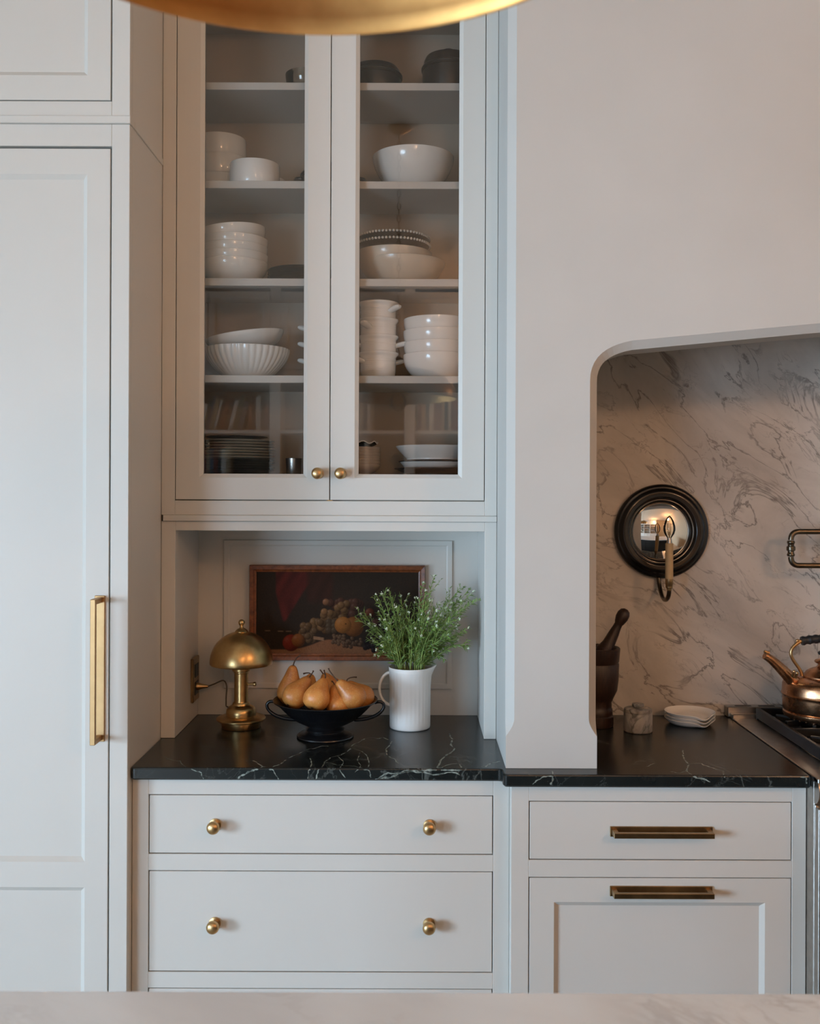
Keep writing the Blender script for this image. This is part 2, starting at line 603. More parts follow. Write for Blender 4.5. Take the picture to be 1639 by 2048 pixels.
def handle(door, cx, cz, yf, length, vertical, depth, mat, label):
    h = length / 2
    pw, bw = 0.0128, 0.0066
    mb = MB()

    def bx(a0, a1, c0, c1, y0, y1, b):
        if vertical:
            mb.box(cx + c0, cx + c1, y0, y1, cz + a0, cz + a1, b)
        else:
            mb.box(cx + a0, cx + a1, y0, y1, cz + c0, cz + c1, b)
    bx(-h, h, -pw, pw, yf - 0.0045, yf, 0.0012)                      # backplate
    g = 0.004
    bx(-h + g, h - g, -bw, bw, yf - depth, yf - depth + 0.011, 0.0012)  # bar
    for s in (-1, 1):
        a = s * (h - g - bw)
        bx(a - bw, a + bw, -bw, bw, yf - depth + 0.0105, yf - 0.004, 0.001)
    return obj('handle', mb, mat, door, label)


# ------------------------------------------------------------------ tall panelled cabinet at the left (hides the refrigerator)
XL = -1.66
t = thing('tall_cabinet', 'tall greige panelled cabinet with a long vertical brass pull at the left edge', 'cabinet', ((XL + X_FR) / 2, Y_FR, 0))
g = 0.003
sx0 = W(222, 700, Y_FR)[0]                       # door right edge
zt = W(120, 292, Y_FR)[1]; zm0 = W(120, 248, Y_FR)[1]; zm1 = W(120, 233, Y_FR)[1]
body = MB()
body.box(X_FR - .02, X_FR, Y_FR + .022, 3.13, 0, zm0)                      # right side panel
body.box(XL, XL + .02, Y_FR + .022, 3.13, 0, zm0)
body.box(XL, X_FR, 3.10, 3.13, 0, zm0)
body.box(XL + .021, X_FR - .021, Y_FR + .023, 3.099, zm0 - .021, zm0 - .001)
obj('carcass', body, 'paint', t)
fr = MB()
fr.box(sx0, X_FR, Y_FR, Y_FR + .022, 0, zm0, 0.0012)
fr.box(XL, XL + .035, Y_FR, Y_FR + .022, 0, zm0, 0.0012)
fr.box(XL + .035, sx0, Y_FR, Y_FR + .022, zt, zm0, 0.0012)
fr.box(XL + .035, sx0, Y_FR, Y_FR + .022, 0, .10, 0.0012)
obj('face_frame', fr, 'paint', t)
# ledge moulding round the front and the right side, up to the glass cabinet
mo = MB()
mo.box(XL, X_FR + .0035, Y_FR - .009, Y_FR + .03, zm0, zm1, 0.0015)
mo.box(X_FR - .02, X_FR + .0035, Y_FR + .03, Y_FF - .001, zm0, zm1, 0.0015)
obj('ledge_moulding', mo, 'paint', t)
d0, d1 = XL + .035 + g, sx0 - g - .001
px1 = W(163, 900, Y_FR)[0]
za0 = W(120, 1715, Y_FR)[1]; za1 = W(120, 357, Y_FR)[1]; zb1 = W(120, 1784, Y_FR)[1]
zsplit = (za0 + zb1) / 2
dm = MB()
dm.ring((d0, d1, zsplit, zt - .006), (d0 + .075, px1, za0, za1), Y_FR + .001, Y_FR + .022, .0115, .009)
dm.ring((d0, d1, .104, zsplit + .0016), (d0 + .075, px1, .19, zb1), Y_FR + .001, Y_FR + .022, .0115, .009)
door = obj('door', dm, 'paint', t)
obj('panel', MB().box(d0 + .07, px1 + .005, Y_FR + .010, Y_FR + .018, za0 - .005, za1 + .005), 'paint', door)
obj('panel', MB().box(d0 + .07, px1 + .005, Y_FR + .010, Y_FR + .018, .185, zb1 + .005), 'paint', door)
hx, hz0 = W(199, 1483, Y_FR); hz1 = W(199, 1191, Y_FR)[1]
handle(door, hx, (hz0 + hz1) / 2, Y_FR + .001, hz1 - hz0, True, .058, 'handlebrass', 'long square brass bar pull on a flat backplate')

# upper cabinet standing on the tall one
t = thing('upper_cabinet', 'greige panelled cupboard standing above the tall cabinet at top left', 'cabinet', ((XL + X_FR) / 2, Y_FR, zm1))
ZU = CEIL - 0.002
bd = MB()
bd.box(X_FR - .02, X_FR, Y_FR + .022, 3.13, zm1, ZU).box(XL, XL + .02, Y_FR + .022, 3.13, zm1, ZU)
bd.box(XL, X_FR, 3.10, 3.13, zm1, ZU)
obj('carcass', bd, 'paint', t)
zu0 = W(120, 202, Y_FR)[1]
fr = MB()
fr.box(sx0, X_FR, Y_FR, Y_FR + .022, zm1, ZU, .0012).box(XL, XL + .035, Y_FR, Y_FR + .022, zm1, ZU, .0012)
fr.box(XL + .035, sx0, Y_FR, Y_FR + .022, zm1, zu0, .0012).box(XL + .035, sx0, Y_FR, Y_FR + .022, 3.28, ZU, .0012)
obj('face_frame', fr, 'paint', t)
zp0 = W(120, 141, Y_FR)[1]
dm = MB().ring((d0, d1, zu0 + .003, 3.277), (d0 + .075, px1, zp0, 3.20), Y_FR + .001, Y_FR + .022, .0115, .009)
door = obj('door', dm, 'paint', t)
obj('panel', MB().box(d0 + .07, px1 + .005, Y_FR + .010, Y_FR + .018, zp0 - .005, 3.205), 'paint', door)

# ------------------------------------------------------------------ drawer unit (left base)
BX0, BX1 = X_FR + .001, W(1023, 1700, Y_RBASE)[0] - .0024
t = thing('drawer_unit', 'greige three drawer base unit with round brass knobs under the dark worktop', 'cabinet', ((BX0 + BX1) / 2, Y_BASE, 0))
ZB = COUNTER - .032
cx = MB()
cx.box(BX0, BX0 + .018, Y_BASE + .022, 3.12, .10, ZB).box(BX1 - .018, BX1, Y_BASE + .022, 3.12, .10, ZB)
cx.box(BX0, BX1, 3.10, 3.12, .10, ZB).box(BX0, BX1, Y_BASE + .022, 3.12, .10, .118)
cx.box(BX0, BX1, Y_BASE + .08, Y_BASE + .095, 0, .10)
obj('carcass', cx, 'paint', t)
dx0, dx1 = W(297, 1650, Y_BASE)[0], W(986, 1650, Y_BASE)[0]
zr = [W(640, y, Y_BASE)[1] for y in (1590, 1709, 1742, 1945, 1977)] + [.14]
fr = MB()
fr.box(BX0, dx0, Y_BASE, Y_BASE + .022, .10, ZB, .001).box(dx1, BX1, Y_BASE, Y_BASE + .022, .10, ZB, .001)
for a, b in ((ZB, zr[0]), (zr[1], zr[2]), (zr[3], zr[4]), (zr[5], .10)):
    fr.box(dx0, dx1, Y_BASE, Y_BASE + .022, b, a, .001)
obj('face_frame', fr, 'paint', t)
for i, lab in ((0, 'shallow top drawer front'), (2, 'deep middle drawer front'), (4, 'bottom drawer front behind the island')):
    dr = obj('drawer', MB().box(dx0 + .0022, dx1 - .0022, Y_BASE + .001, Y_BASE + .021, zr[i + 1] + .0022, zr[i] - .0022, .0012), 'paint', t, lab)
    zk = [W(428, 1649, Y_BASE)[1], 0, W(428, 1846, Y_BASE)[1], 0, .27][i]
    for kx in (W(430, 1650, Y_BASE)[0], W(858, 1650, Y_BASE)[0]):
        place('knob', KNOB, dr, (kx, Y_BASE + .001, zk))

# ------------------------------------------------------------------ base cabinet beside the range
CX0, CX1 = W(1023, 1700, Y_RBASE)[0] - .002, 0.979
t = thing('pull_out_cabinet', 'greige base cabinet with two horizontal brass pulls beside the range', 'cabinet', ((CX0 + CX1) / 2, Y_RBASE, 0))
cx = MB()
cx.box(CX0, CX0 + .018, Y_RBASE + .022, 3.12, .10, ZB).box(CX1 - .018, CX1, Y_RBASE + .022, 3.12, .10, ZB)
cx.box(CX0, CX1, 3.10, 3.12, .10, ZB).box(CX0, CX1, Y_RBASE + .022, 3.12, .10, .118)
cx.box(CX0, CX1, Y_RBASE + .08, Y_RBASE + .095, 0, .10)
obj('carcass', cx, 'paint', t)
dx0, dx1 = W(1057, 1700, Y_RBASE)[0], W(1583, 1700, Y_RBASE)[0]
zr = [W(1320, y, Y_RBASE)[1] for y in (1603, 1721, 1755)] + [.14]
fr = MB()
fr.box(CX0, dx0, Y_RBASE, Y_RBASE + .022, .10, ZB, .001).box(dx1, CX1, Y_RBASE, Y_RBASE + .022, .10, ZB, .001)
for a, b in ((ZB, zr[0]), (zr[1], zr[2]), (zr[3], .10)):
    fr.box(dx0, dx1, Y_RBASE, Y_RBASE + .022, b, a, .001)
obj('face_frame', fr, 'paint', t)
dr = obj('drawer', MB().box(dx0 + .0022, dx1 - .0022, Y_RBASE + .001, Y_RBASE + .021, zr[1] + .0022, zr[0] - .0022, .0012), 'paint', t)
ha0, ha1 = W(1219, 1662, Y_RBASE)[0], W(1424, 1662, Y_RBASE)[0]
handle(dr, (ha0 + ha1) / 2, W(1320, 1663, Y_RBASE)[1], Y_RBASE + .001, ha1 - ha0, False, .036, 'darkbrass', 'brass bar pull on the drawer')
p0, p1 = W(1117, 1900, Y_RBASE)[0], W(1519, 1900, Y_RBASE)[0]
pz1 = W(1320, 1815, Y_RBASE)[1]
dm = MB().ring((dx0 + .0022, dx1 - .0022, zr[3] + .0022, zr[2] - .0022), (p0, p1, .20, pz1), Y_RBASE + .001, Y_RBASE + .021, .0125, .010)
door = obj('pull_out_front', dm, 'paint', t)
obj('panel', MB().box(p0 - .004, p1 + .004, Y_RBASE + .0105, Y_RBASE + .018, .196, pz1 + .004), 'paint', door)
handle(door, (ha0 + ha1) / 2, W(1320, 1782, Y_RBASE)[1], Y_RBASE + .001, ha1 - ha0, False, .036, 'darkbrass', 'brass bar pull on the framed front')

# ------------------------------------------------------------------ worktop: one slab with a step forward beside the range
CTX1 = 0.979


def rounded(poly, seg=5):
    out = []
    n = len(poly)
    for i, (x, y, r) in enumerate(poly):
        if r <= 0:
            out.append((x, y)); continue
        p = Vector((x, y)); a = Vector(poly[i - 1][:2]) - p; b = Vector(poly[(i + 1) % n][:2]) - p
        a.normalize(); b.normalize()
        for k in range(seg + 1):
            u = k / seg
            out.append(tuple((p + a * r) * (1 - u) ** 2 + p * 2 * u * (1 - u) + (p + b * r) * u ** 2))
    return out


def slab(poly, z0, z1, b):
    n = len(poly)
    pts = [Vector(p) for p in poly]
    area = sum(pts[i].x * pts[(i + 1) % n].y - pts[(i + 1) % n].x * pts[i].y for i in range(n))
    sg = 1 if area > 0 else -1

    def inset(e):
        res = []
        for i in range(n):
            a = (pts[i] - pts[i - 1]).normalized(); c = (pts[(i + 1) % n] - pts[i]).normalized()
            na = Vector((-a.y, a.x)) * sg; nc = Vector((-c.y, c.x)) * sg
            m = (na + nc).normalized()
            k = e / max(0.4, m.dot(na))
            res.append(pts[i] + m * k)
        return res
    L = [(inset(b), z0), (pts, z0 + b), (pts, z1 - b), (inset(b * .3), z1 - b * .3), (inset(b), z1)]
    vs = [(p.x, p.y, z) for l, z in L for p in l]
    fs = [list(range(n))[::-1], [4 * n + i for i in range(n)]]
    for a in range(4):
        for i in range(n):
            j = (i + 1) % n
            fs.append([a * n + i, a * n + j, (a + 1) * n + j, (a + 1) * n + i])
    return MB().add(vs, fs)


YL, YR = 2.50, 2.45
step = W(1009, 1550, YR)[0]
poly = rounded([(X_FR + .0015, 3.118, 0), (X_FR + .0015, YL, .012), (step - .004, YL, .012), (step - .004, YR, .014), (CTX1, YR, .006), (CTX1, 3.118, 0)])
wt = tag(obj('worktop', slab(poly, COUNTER - .0315, COUNTER, .004), 'soapstone'),
         'black soapstone worktop with pale veins running from the tall cabinet to the range', 'worktop')


def vein_mat():
    m, nt, b = new_mat('pale_stone_vein')
    v = coords(nt)
    n = noise(nt, v, 70, 4, 0.6)
    nt.links.new(ramp(nt, [(0.3, (0.10, 0.115, 0.10)), (0.62, (0.36, 0.40, 0.35))], n), b.inputs['Base Color'])
    nt.links.new(ramp(nt, [(0.30, (0.2, 0.2, 0.2)), (0.52, (0.9, 0.9, 0.9))], noise(nt, v, 45, 3)), b.inputs['Alpha'])
    b.inputs['Roughness'].default_value = 0.26
    return m


M['vein'] = vein_mat()
VEINS = [  # traced along the stone's own pattern: (x, y) in a strip of the photograph, width in mm
    ([(765, 108), (772, 120), (768, 132), (778, 142), (765, 155), (750, 165), (742, 178), (735, 190), (700, 197), (640, 205), (600, 214)], 3.0),
    ([(735, 190), (760, 182), (790, 180), (795, 190), (770, 194), (745, 190)], 2.4),
    ([(545, 130), (575, 118), (610, 117), (622, 122)], 2.2), ([(630, 125), (615, 145), (622, 160), (645, 178)], 2.2),
    ([(545, 130), (530, 145), (500, 160), (470, 175), (455, 195), (450, 215)], 2.0), ([(530, 145), (560, 150), (570, 160), (575, 175), (570, 190), (580, 212)], 1.5),
    ([(500, 160), (515, 175), (505, 190), (520, 212)], 1.5), ([(385, 165), (420, 150), (450, 142), (480, 138)], 1.8),
    ([(285, 172), (310, 175), (325, 185), (345, 190), (365, 180), (380, 170)], 2.2), ([(325, 185), (300, 195), (280, 205), (265, 215)], 2.6),
    ([(345, 190), (355, 205), (362, 216)], 1.5), ([(155, 190), (180, 200), (185, 215)], 1.4), ([(590, 215), (620, 200), (660, 197), (720, 203), (790, 206)], 2.0),
    ([(1315, 145), (1318, 165), (1330, 180), (1360, 178), (1375, 185), (1410, 195), (1415, 212)], 2.6), ([(1330, 180), (1325, 195), (1345, 210), (1380, 222)], 2.4),
    ([(1325, 195), (1300, 200), (1285, 198)], 1.6), ([(1007, 196), (1008, 212), (1003, 228)], 2.6), ([(960, 228), (985, 210), (1010, 205)], 1.6),
    ([(830, 186), (850, 186), (868, 176), (886, 172)], 3.0), ([(430, 214), (432, 196), (440, 180), (436, 165)], 1.8), ([(1590, 205), (1606, 212), (1608, 226)], 2.0),
    ([(1230, 185), (1252, 178)], 1.6), ([(555, 152), (548, 168), (556, 182), (542, 200)], 1.2), ([(90, 160), (130, 172), (150, 190)], 1.0), ([(470, 176), (500, 182), (540, 184), (570, 190)], 1.1)]


def on_stone(cx_, cy_):
    px, py = 250 + cx_ / 1.18, 1376 + cy_ / 1.18
    x_, y_ = px - VX, py - VY
    dd = (CAMZ - COUNTER) * F / (y_ - ROLL * x_)
    xw = (x_ + ROLL * y_) * dd / F
    yf = YL if xw < step - .004 else YR
    if dd > yf + .003:
        return Vector((xw, dd, COUNTER + .00012)), 0
    q = P(px, py, yf - .00012)
    q.z = min(q.z, COUNTER - .0035)
    return q, 1


vb = MB()
rv_ = random.Random(21)
for line, wmm in VEINS:
    pts = [(Vector(p)) for p in line]
    for it in range(3):
        nxt = [pts[0]]
        for a, b_ in zip(pts, pts[1:]):
            ln = (b_ - a).length
            nxt += [(a + b_) / 2 + Vector((rv_.uniform(-1, 1), rv_.uniform(-.6, .6))) * ln * .16, b_]
        pts = nxt
    w3 = [on_stone(*p) for p in pts]
    run = []
    for i, (q, face) in enumerate(w3 + [(None, -1)]):
        if run and face != run[-1][1]:
            if len(run) > 2:
                nn_ = len(run); up_ = Vector((0, 0, 1)) if run[0][1] == 0 else Vector((0, -1, 0))
                vs, fs = [], []
                for k, (p, f_) in enumerate(run):
                    t_ = (run[min(nn_ - 1, k + 1)][0] - run[max(0, k - 1)][0])
                    sd_ = up_.cross(t_).normalized() if t_.length > 1e-7 else Vector((1, 0, 0))
                    wd = wmm * .00072 * (.45 + .9 * abs(math.sin(k * .7 + wmm * 9))) * (.35 if k in (0, nn_ - 1) else 1)
                    vs += [p + sd_ * wd, p - sd_ * wd]
                for k in range(nn_ - 1):
                    fs.append([2 * k, 2 * k + 1, 2 * k + 3, 2 * k + 2])
                vb.add(vs, fs)
            run = []
        if q is not None:
            run.append((q, face))
obj('stone_vein', vb, 'vein', wt, 'pale veins in the dark stone', 38, 'stuff')

# ------------------------------------------------------------------ glass fronted cabinet
GX0, GX1 = X_FR + .001, XC0 - .001
zl0, zl1 = W(640, 1043, Y_FF)[1], W(640, 1031, Y_FF)[1]
zd0 = W(660, 1002, Y_FF)[1]
ZGT = CEIL - .002
IX0, IX1 = W(351, 600, Y_FF)[0], W(970.5, 600, Y_FF)[0]
ZDT = 3.085
t = thing('glass_cabinet', 'tall greige wall cabinet with two glass doors full of white dishes', 'cabinet', ((GX0 + GX1) / 2, Y_FF, zl0))
cb = MB()
cb.box(GX0, GX0 + .02, Y_FF + .02, 3.125, zl1, ZGT)
cb.box(GX1 - .02, GX1, Y_FF + .02, 3.125, zl1, ZGT)
cb.box(GX0 + .02, GX1 - .02, 3.105, 3.125, zl1, ZGT)
cb.box(GX0 + .02, GX1 - .02, Y_FF + .02, 3.105, 3.045, 3.065)
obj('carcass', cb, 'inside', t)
SH = [W(640, y, 2.845)[1] for y in (751, 557, 362, 165)]
SHELF = [1.662] + SH          # z of the shelf tops, cabinet floor first
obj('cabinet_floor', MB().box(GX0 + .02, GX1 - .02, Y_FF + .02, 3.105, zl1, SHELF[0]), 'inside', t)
for z in SH:
    sh = MB().box(GX0 + .021, GX1 - .021, 2.845, 3.104, z - .0215, z, .001)
    obj('shelf', sh, 'paint', t)
fr = MB()
fr.box(GX0, IX0, Y_FF, Y_FF + .02, zl1, ZGT, .001).box(IX1, GX1, Y_FF, Y_FF + .02, zl1, ZGT, .001)
fr.box(IX0, IX1, Y_FF, Y_FF + .02, zl1, zd0, .001).box(IX0, IX1, Y_FF, Y_FF + .02, ZDT, ZGT, .001)
obj('face_frame', fr, 'paint', t)
obj('ledge_moulding', MB().box(GX0 + .006, GX1, Y_FF - .008, Y_FF + .022, zl0, zl1, .0015), 'paint', t)
XM = W(660.5, 600, Y_FF)[0]
gz0 = W(640, 948, Y_FF)[1]
for side, (a, b, ga, gb, kp) in enumerate(((IX0, XM, 407, 607, 637), (XM, IX1, 717.5, 917, 682.5))):
    gx0, gx1 = W(ga, 600, Y_FF)[0], W(gb, 600, Y_FF)[0]
    dm = MB().ring((a + (.0022 if side == 0 else .0014), b - (.0014 if side == 0 else .0022), zd0 + .003, ZDT - .003), (gx0, gx1, gz0, 3.02), Y_FF + .0005, Y_FF + .0205, .011, .008)
    door = obj('door', dm, 'paint', t, 'left glazed door' if side == 0 else 'right glazed door')
    obj('glass_pane', MB().box(gx0 - .0001, gx1 + .0001, Y_FF + .0120, Y_FF + .0121, gz0 - .0001, 3.0201), 'glass', door)
    kx, kz = W(kp - 1, 947, Y_FF)
    place('knob', KNOB, door, (kx, Y_FF + .0005, kz))
# brass catch between the door feet
obj('catch', MB().box(XM - .008, XM + .008, Y_FF + .001, Y_FF + .006, zd0 - .0003, zd0 + .0024), 'brass', t)

# ------------------------------------------------------------------ niche under the glass cabinet
t = thing('niche_surround', 'greige panelled niche lining between the glass cabinet and the worktop', 'cabinet', ((GX0 + GX1) / 2, Y_FF, COUNTER))
NX0, NX1 = W(350, 1250, Y_FF)[0], W(968, 1250, Y_FF)[0]
nz1 = W(640, 1062, Y_FF)[1]
z0 = COUNTER + .0005
fr = MB()
fr.box(GX0, NX0, Y_FF, 3.10, z0, zl0 - .0005, .001)
obj('side_panel', fr, 'paint', t)
obj('side_panel', MB().box(NX1, GX1, Y_FF, 3.10, z0, zl0 - .0005, .001), 'paint', t)
obj('header_rail', MB().box(NX0, NX1, Y_FF, Y_FF + .022, nz1, zl0 - .0005, .001), 'paint', t)
obj('top_panel', MB().box(NX0, NX1, Y_FF + .022, 3.10, nz1 + .012, zl0 - .0005), 'paint', t)
obj('back_panel', MB().box(GX0, GX1, 3.10, 3.12, z0, zl0 - .0005), 'paint', t)
bx0, bz1 = W(448, 1080, 3.094); bx1, bz0 = W(903, 1378, 3.094)
rb = MB().ring((bx0, bx1, bz0, bz1), (bx0 + .018, bx1 - .018, bz0 + .018, bz1 - .018), 3.092, 3.0999, .004, .002)
rb.box(bx0 + .017, bx1 - .017, 3.0955, 3.0999, bz0 + .017, bz1 - .017)
obj('raised_panel', rb, 'paint', t)

# ------------------------------------------------------------------ plaster range surround
t_col = thing('range_surround', 'pale plaster range hood and column with a chamfered arched opening', 'range hood', (1.43, Y_COL, COUNTER))
CH = .021
XCEN, XR0, XR1 = 1.43, 2.40, 2.63
ZF = COUNTER + .0005


def arch(n=10):
    """opening edge from the left foot up and over to the right foot: (x, z, nx, nz, chamfer)"""
    pts = []
    zc0, zc1 = W(1200, 1473, Y_COL)[1], W(1200, 1437, Y_COL)[1]
    xj = XC1
    pts.append((xj, ZF, 0)); pts.append((xj, zc0 - .0005, 0))
    for k in range(9):
        u = k / 8
        pts.append((xj, zc0 + (zc1 - zc0) * u, CH * math.sin(PI / 2 * u)))
    zv = 1.895
    pts.append((xj, zv - .3, CH)); pts.append((xj, zv, CH))
    # corner: cubic from (xj,zv) to the sloping head
    p0, p1, p2, p3 = Vector((xj, zv)), Vector((xj, zv + .048)), Vector((xj + .030, 1.9645)), Vector((xj + .088, 1.9765))
    for k in range(1, n + 1):
        u = k / n
        q = p0 * (1 - u) ** 3 + p1 * 3 * u * (1 - u) ** 2 + p2 * 3 * u * u * (1 - u) + p3 * u ** 3
        pts.append((q.x, q.y, CH))
    for k in range(1, n + 1):
        u = k / n
        x = p3.x + (XCEN - p3.x) * u
        pts.append((x, p3.y + .097 * (x - p3.x) - .042 * max(0, u - .45) ** 2, CH))
    return pts


L = arch()
Rr = [(2 * XCEN - x, z, c) for x, z, c in L[::-1]][1:]
path = L + Rr
n = len(path)
nor = []
for i in range(n):
    a = Vector(path[max(0, i - 1)][:2]); b = Vector(path[min(n - 1, i + 1)][:2])
    tdir = (b - a).normalized()
    nor.append(Vector((-tdir.y, tdir.x)))     # left of travel = into the plaster
vs, fs = [], []
half = len(L)
YA = Y_COL + .115
for i, (x, z, c) in enumerate(path):
    q = Vector((x, z)) + nor[i] * c
    if z <= 1.80:
        q = Vector((x - c if i < half else x + c, z))
    vs += [(q.x, Y_COL, q.y), (x, Y_COL + c, z), (x, YA, z)]
for i in range(n - 1):
    for k in (0, 1):
        fs.append([i * 3 + k, i * 3 + k + 1, (i + 1) * 3 + k + 1, (i + 1) * 3 + k])
# outer left edge with the same chamfer, matched level by level on the column
zc0, zc1 = L[1][1], None
outer = []
for (x, z, c) in [p for p in L if p[1] <= 1.9 and abs(p[0] - XC1) < 1e-6]:
    outer.append((XC0 + c, z, c))
outer.append((XC0 + CH, ZGT, CH))
o0 = len(vs)
for (x, z, c) in outer:
    vs += [(x, Y_COL, z), (XC0, Y_COL + c, z), (XC0, 3.135, z)]
for i in range(len(outer) - 1):
    for k in (0, 1):
        fs.append([o0 + i * 3 + k, o0 + i * 3 + k + 1, o0 + (i + 1) * 3 + k + 1, o0 + (i + 1) * 3 + k])
m = len(outer) - 1
for i in range(m - 1):                        # column face in level strips
    fs.append([o0 + i * 3, o0 + (i + 1) * 3, (i + 1) * 3, i * 3])
# remaining front face
top_r = len(vs); vs += [(XR1, Y_COL, ZGT), (XR1, Y_COL, 0.0)]
front = [o0 + (m - 1) * 3, o0 + m * 3, top_r, top_r + 1]
right_foot = len(vs); vs += [(XR0, Y_COL, 0.0), (XR0, YA, 0.0)]
front += [right_foot] + [i * 3 for i in range(n - 1, m - 2, -1)]
fs.append(front)
fs.append([right_foot, right_foot + 1, (n - 1) * 3 + 2, (n - 1) * 3 + 1])
sp = MB().add(vs, fs)
obj('hood_face', sp, 'plaster', t_col, sharp=30)
# column core and right column core, hood top
obj('column', MB().box(XC0 + .004, XC1 - .0005, YA - .01, 3.135, ZF, ZGT), 'plaster', t_col)
obj('column', MB().box(XR0 + .0005, XR1, Y_COL + .03, 3.135, 0, ZGT), 'plaster', t_col)
# back face of the arch wall
bk = MB()
bk.add([(x, YA, z) for x, z, c in path] + [(XR0, YA, ZGT), (XC1, YA, ZGT)], [list(range(n)) + [n, n + 1]])
obj('hood_back', bk, 'plaster', t_col)

# marble slab behind the range
tag(obj('marble_backsplash', MB().box(XC1 + .001, XR0 - .001, 3.121, 3.1395, COUNTER - .03, 2.6), 'marble'),
    'grey veined marble slab on the wall behind the range', 'backsplash')

# ------------------------------------------------------------------ range
t = thing('range', 'stainless steel gas range with black grates at the right edge', 'range', (1.43, 2.43, 0))
R0, R1 = CTX1 + .0012, 1.885
ZT = COUNTER + .003
b = MB()
b.box(R0, R1, 2.435, 3.10, .12, ZT - .012, .002)
obj('body', b, 'steel', t)
tp = MB()                                            # stainless rim round the sunk cooktop
tp.box(R0, R0 + .075, 2.41, 3.06, ZT - .012, ZT, .002).box(R1 - .075, R1, 2.41, 3.06, ZT - .012, ZT, .002)
tp.box(R0 + .075, R1 - .075, 2.41, 2.50, ZT - .012, ZT, .002)
obj('cooktop_rim', tp, 'steel', t)
obj('cooktop_well', MB().box(R0 + .075, R1 - .075, 2.50, 3.06, ZT - .0119, ZT - .009), 'iron', t)
bg = MB()
bg.box(R0 - .008, R1, 3.085, 3.118, COUNTER + .001, W(1470, 1413, 3.09)[1], .002)
bg.box(R0, R1, 3.06, 3.085, ZT - .012, ZT + .012, .002)
gb = obj('backguard', bg, 'steel', t)
for k in range(12):
    x = R0 + .02 + k * .073
    obj('vent_slot', MB().box(x, x + .05, 3.094, 3.108, W(1470, 1413, 3.09)[1] - .001, W(1470, 1413, 3.09)[1] + .0006), 'black', gb)
bn = MB()
mt = Matrix.Translation((0, 2.41, ZT - .033)) @ Matrix.Rotation(PI / 2, 4, 'Y')
prof = [(math.cos(a) * .033, math.sin(a) * .033) for a in [PI / 2 + PI * k / 12 for k in range(13)]]
vsb = [(x, 2.435 + py if False else 2.435 + px_, ZT - .033 + pz) for x in (R0, R1) for (px_, pz) in prof]
nb = len(prof)
bn.add(vsb, [[i, i + 1, nb + i + 1, nb + i] for i in range(nb - 1)] + [list(range(nb)), list(range(nb, 2 * nb))], True)
obj('bullnose', bn, 'steel', t)
pn = obj('control_panel', MB().box(R0, R1, 2.428, 2.436, .735, ZT - .068, .002), 'steel', t)
for k in range(6):
    kb = MB().lathe([(0, 0), (.026, 0), (.026, .004), (.020, .007), (.019, .030), (.016, .033), (0, .033)], 20, mat=rotx90(), c=(R0 + .11 + k * .14, 2.428, .80))
    obj('control_knob', kb, 'black', pn)
dr = obj('oven_door', MB().box(R0 + .012, R1 - .012, 2.405, 2.434, .20, .722, .004), 'ovenglass', t)
obj('door_trim', MB().box(R0 + .001, R0 + .011, 2.408, 2.434, .20, .845, .002), 'steel', t)
hb = MB().tube([(R0 + .06, 2.36, .69), (R1 - .06, 2.36, .69)], .012, 12)
for x in (R0 + .09, R1 - .09):
    hb.tube([(x, 2.36, .69), (x, 2.406, .69)], .009, 10)
obj('door_handle', hb, 'steel', dr)
GZ0, GZ1 = ZT, ZT + .036
for gi in range(3):
    gx0 = R0 + .068 + gi * .262; gx1 = gx0 + .250
    gm = MB()
    for x in (gx0, gx1 - .012):
        gm.box(x, x + .012, 2.515, 3.05, GZ0 + .004, GZ1, .002)
    for y in (2.515, 2.775, 3.038):
        gm.box(gx0 + .012, gx1 - .012, y, y + .012, GZ0 + .012, GZ1, .002)
    gcx = (gx0 + gx1) / 2
    for y in (2.65, 2.91):
        for k in range(8):
            a = 2 * PI * k / 8 + PI / 8
            r0, r1 = .028, .108
            mtx = Matrix.Translation((gcx, y, 0)) @ Matrix.Rotation(a, 4, 'Z')
            gm.box(r0, r1, -.005, .005, GZ1 - .016, GZ1 + .001, .0015, mtx)
    for x in (gx0 + .006, gx1 - .006):
        for y in (2.521, 3.044):
            gm.box(x - .006, x + .006, y - .006, y + .006, GZ0 - .012, GZ0 + .006)
    gr = obj('grate', gm, 'iron', t)
    for y in (2.65, 2.91):
        bm_ = MB().lathe([(0, -.004), (.050, -.004), (.052, .004), (.044, .010), (.040, .016), (.018, .019), (0, .019)], 24, c=(gcx, y, ZT - .006))
        obj('burner', bm_, 'iron', t)

# ------------------------------------------------------------------ copper kettle
KC = P(1648, 1440, 2.91)
t = thing('kettle', 'copper whistling kettle with a black grip standing on the range grate', 'kettle', (KC.x, 2.91, GZ1 + .0015))
zb = GZ1 + .0015
kr = .1185
prof = [(0, 0), (.100, 0), (.113, .004), (.1165, .010), (.1165, .018), (.113, .021), (kr - .002, .026), (kr - .001, .060), (kr + .0005, .066), (kr + .0025, .069),
        (kr + .0005, .072), (kr, .078), (kr - .001, .096), (.113, .106), (.100, .114), (.080, .1175), (.062, .119), (.060, .119)]
obj('body', MB().lathe(prof, 56, c=(KC.x, 2.91, zb)), 'copper', t)
mb = MB()
for k in range(28):                                            # coil springing under the rim
    a = 2 * PI * k / 28
    mb.sphere((KC.x + .098 * math.cos(a), 2.91 + .098 * math.sin(a), zb + .001), .006, 8, 5)
obj('base_coil', mb, 'copper', t, 'ring of small copper coils under the base')
lid = MB().lathe([(.056, .112), (.063, .1195), (.062, .123), (.057, .126), (.052, .134), (.040, .142), (.026, .147), (.020, .151), (.019, .158), (.027, .161),
                  (.029, .165), (.026, .169), (.016, .172), (.008, .175), (0, .175)], 44, c=(KC.x, 2.91, zb))
ld = obj('lid', lid, 'copper', t)
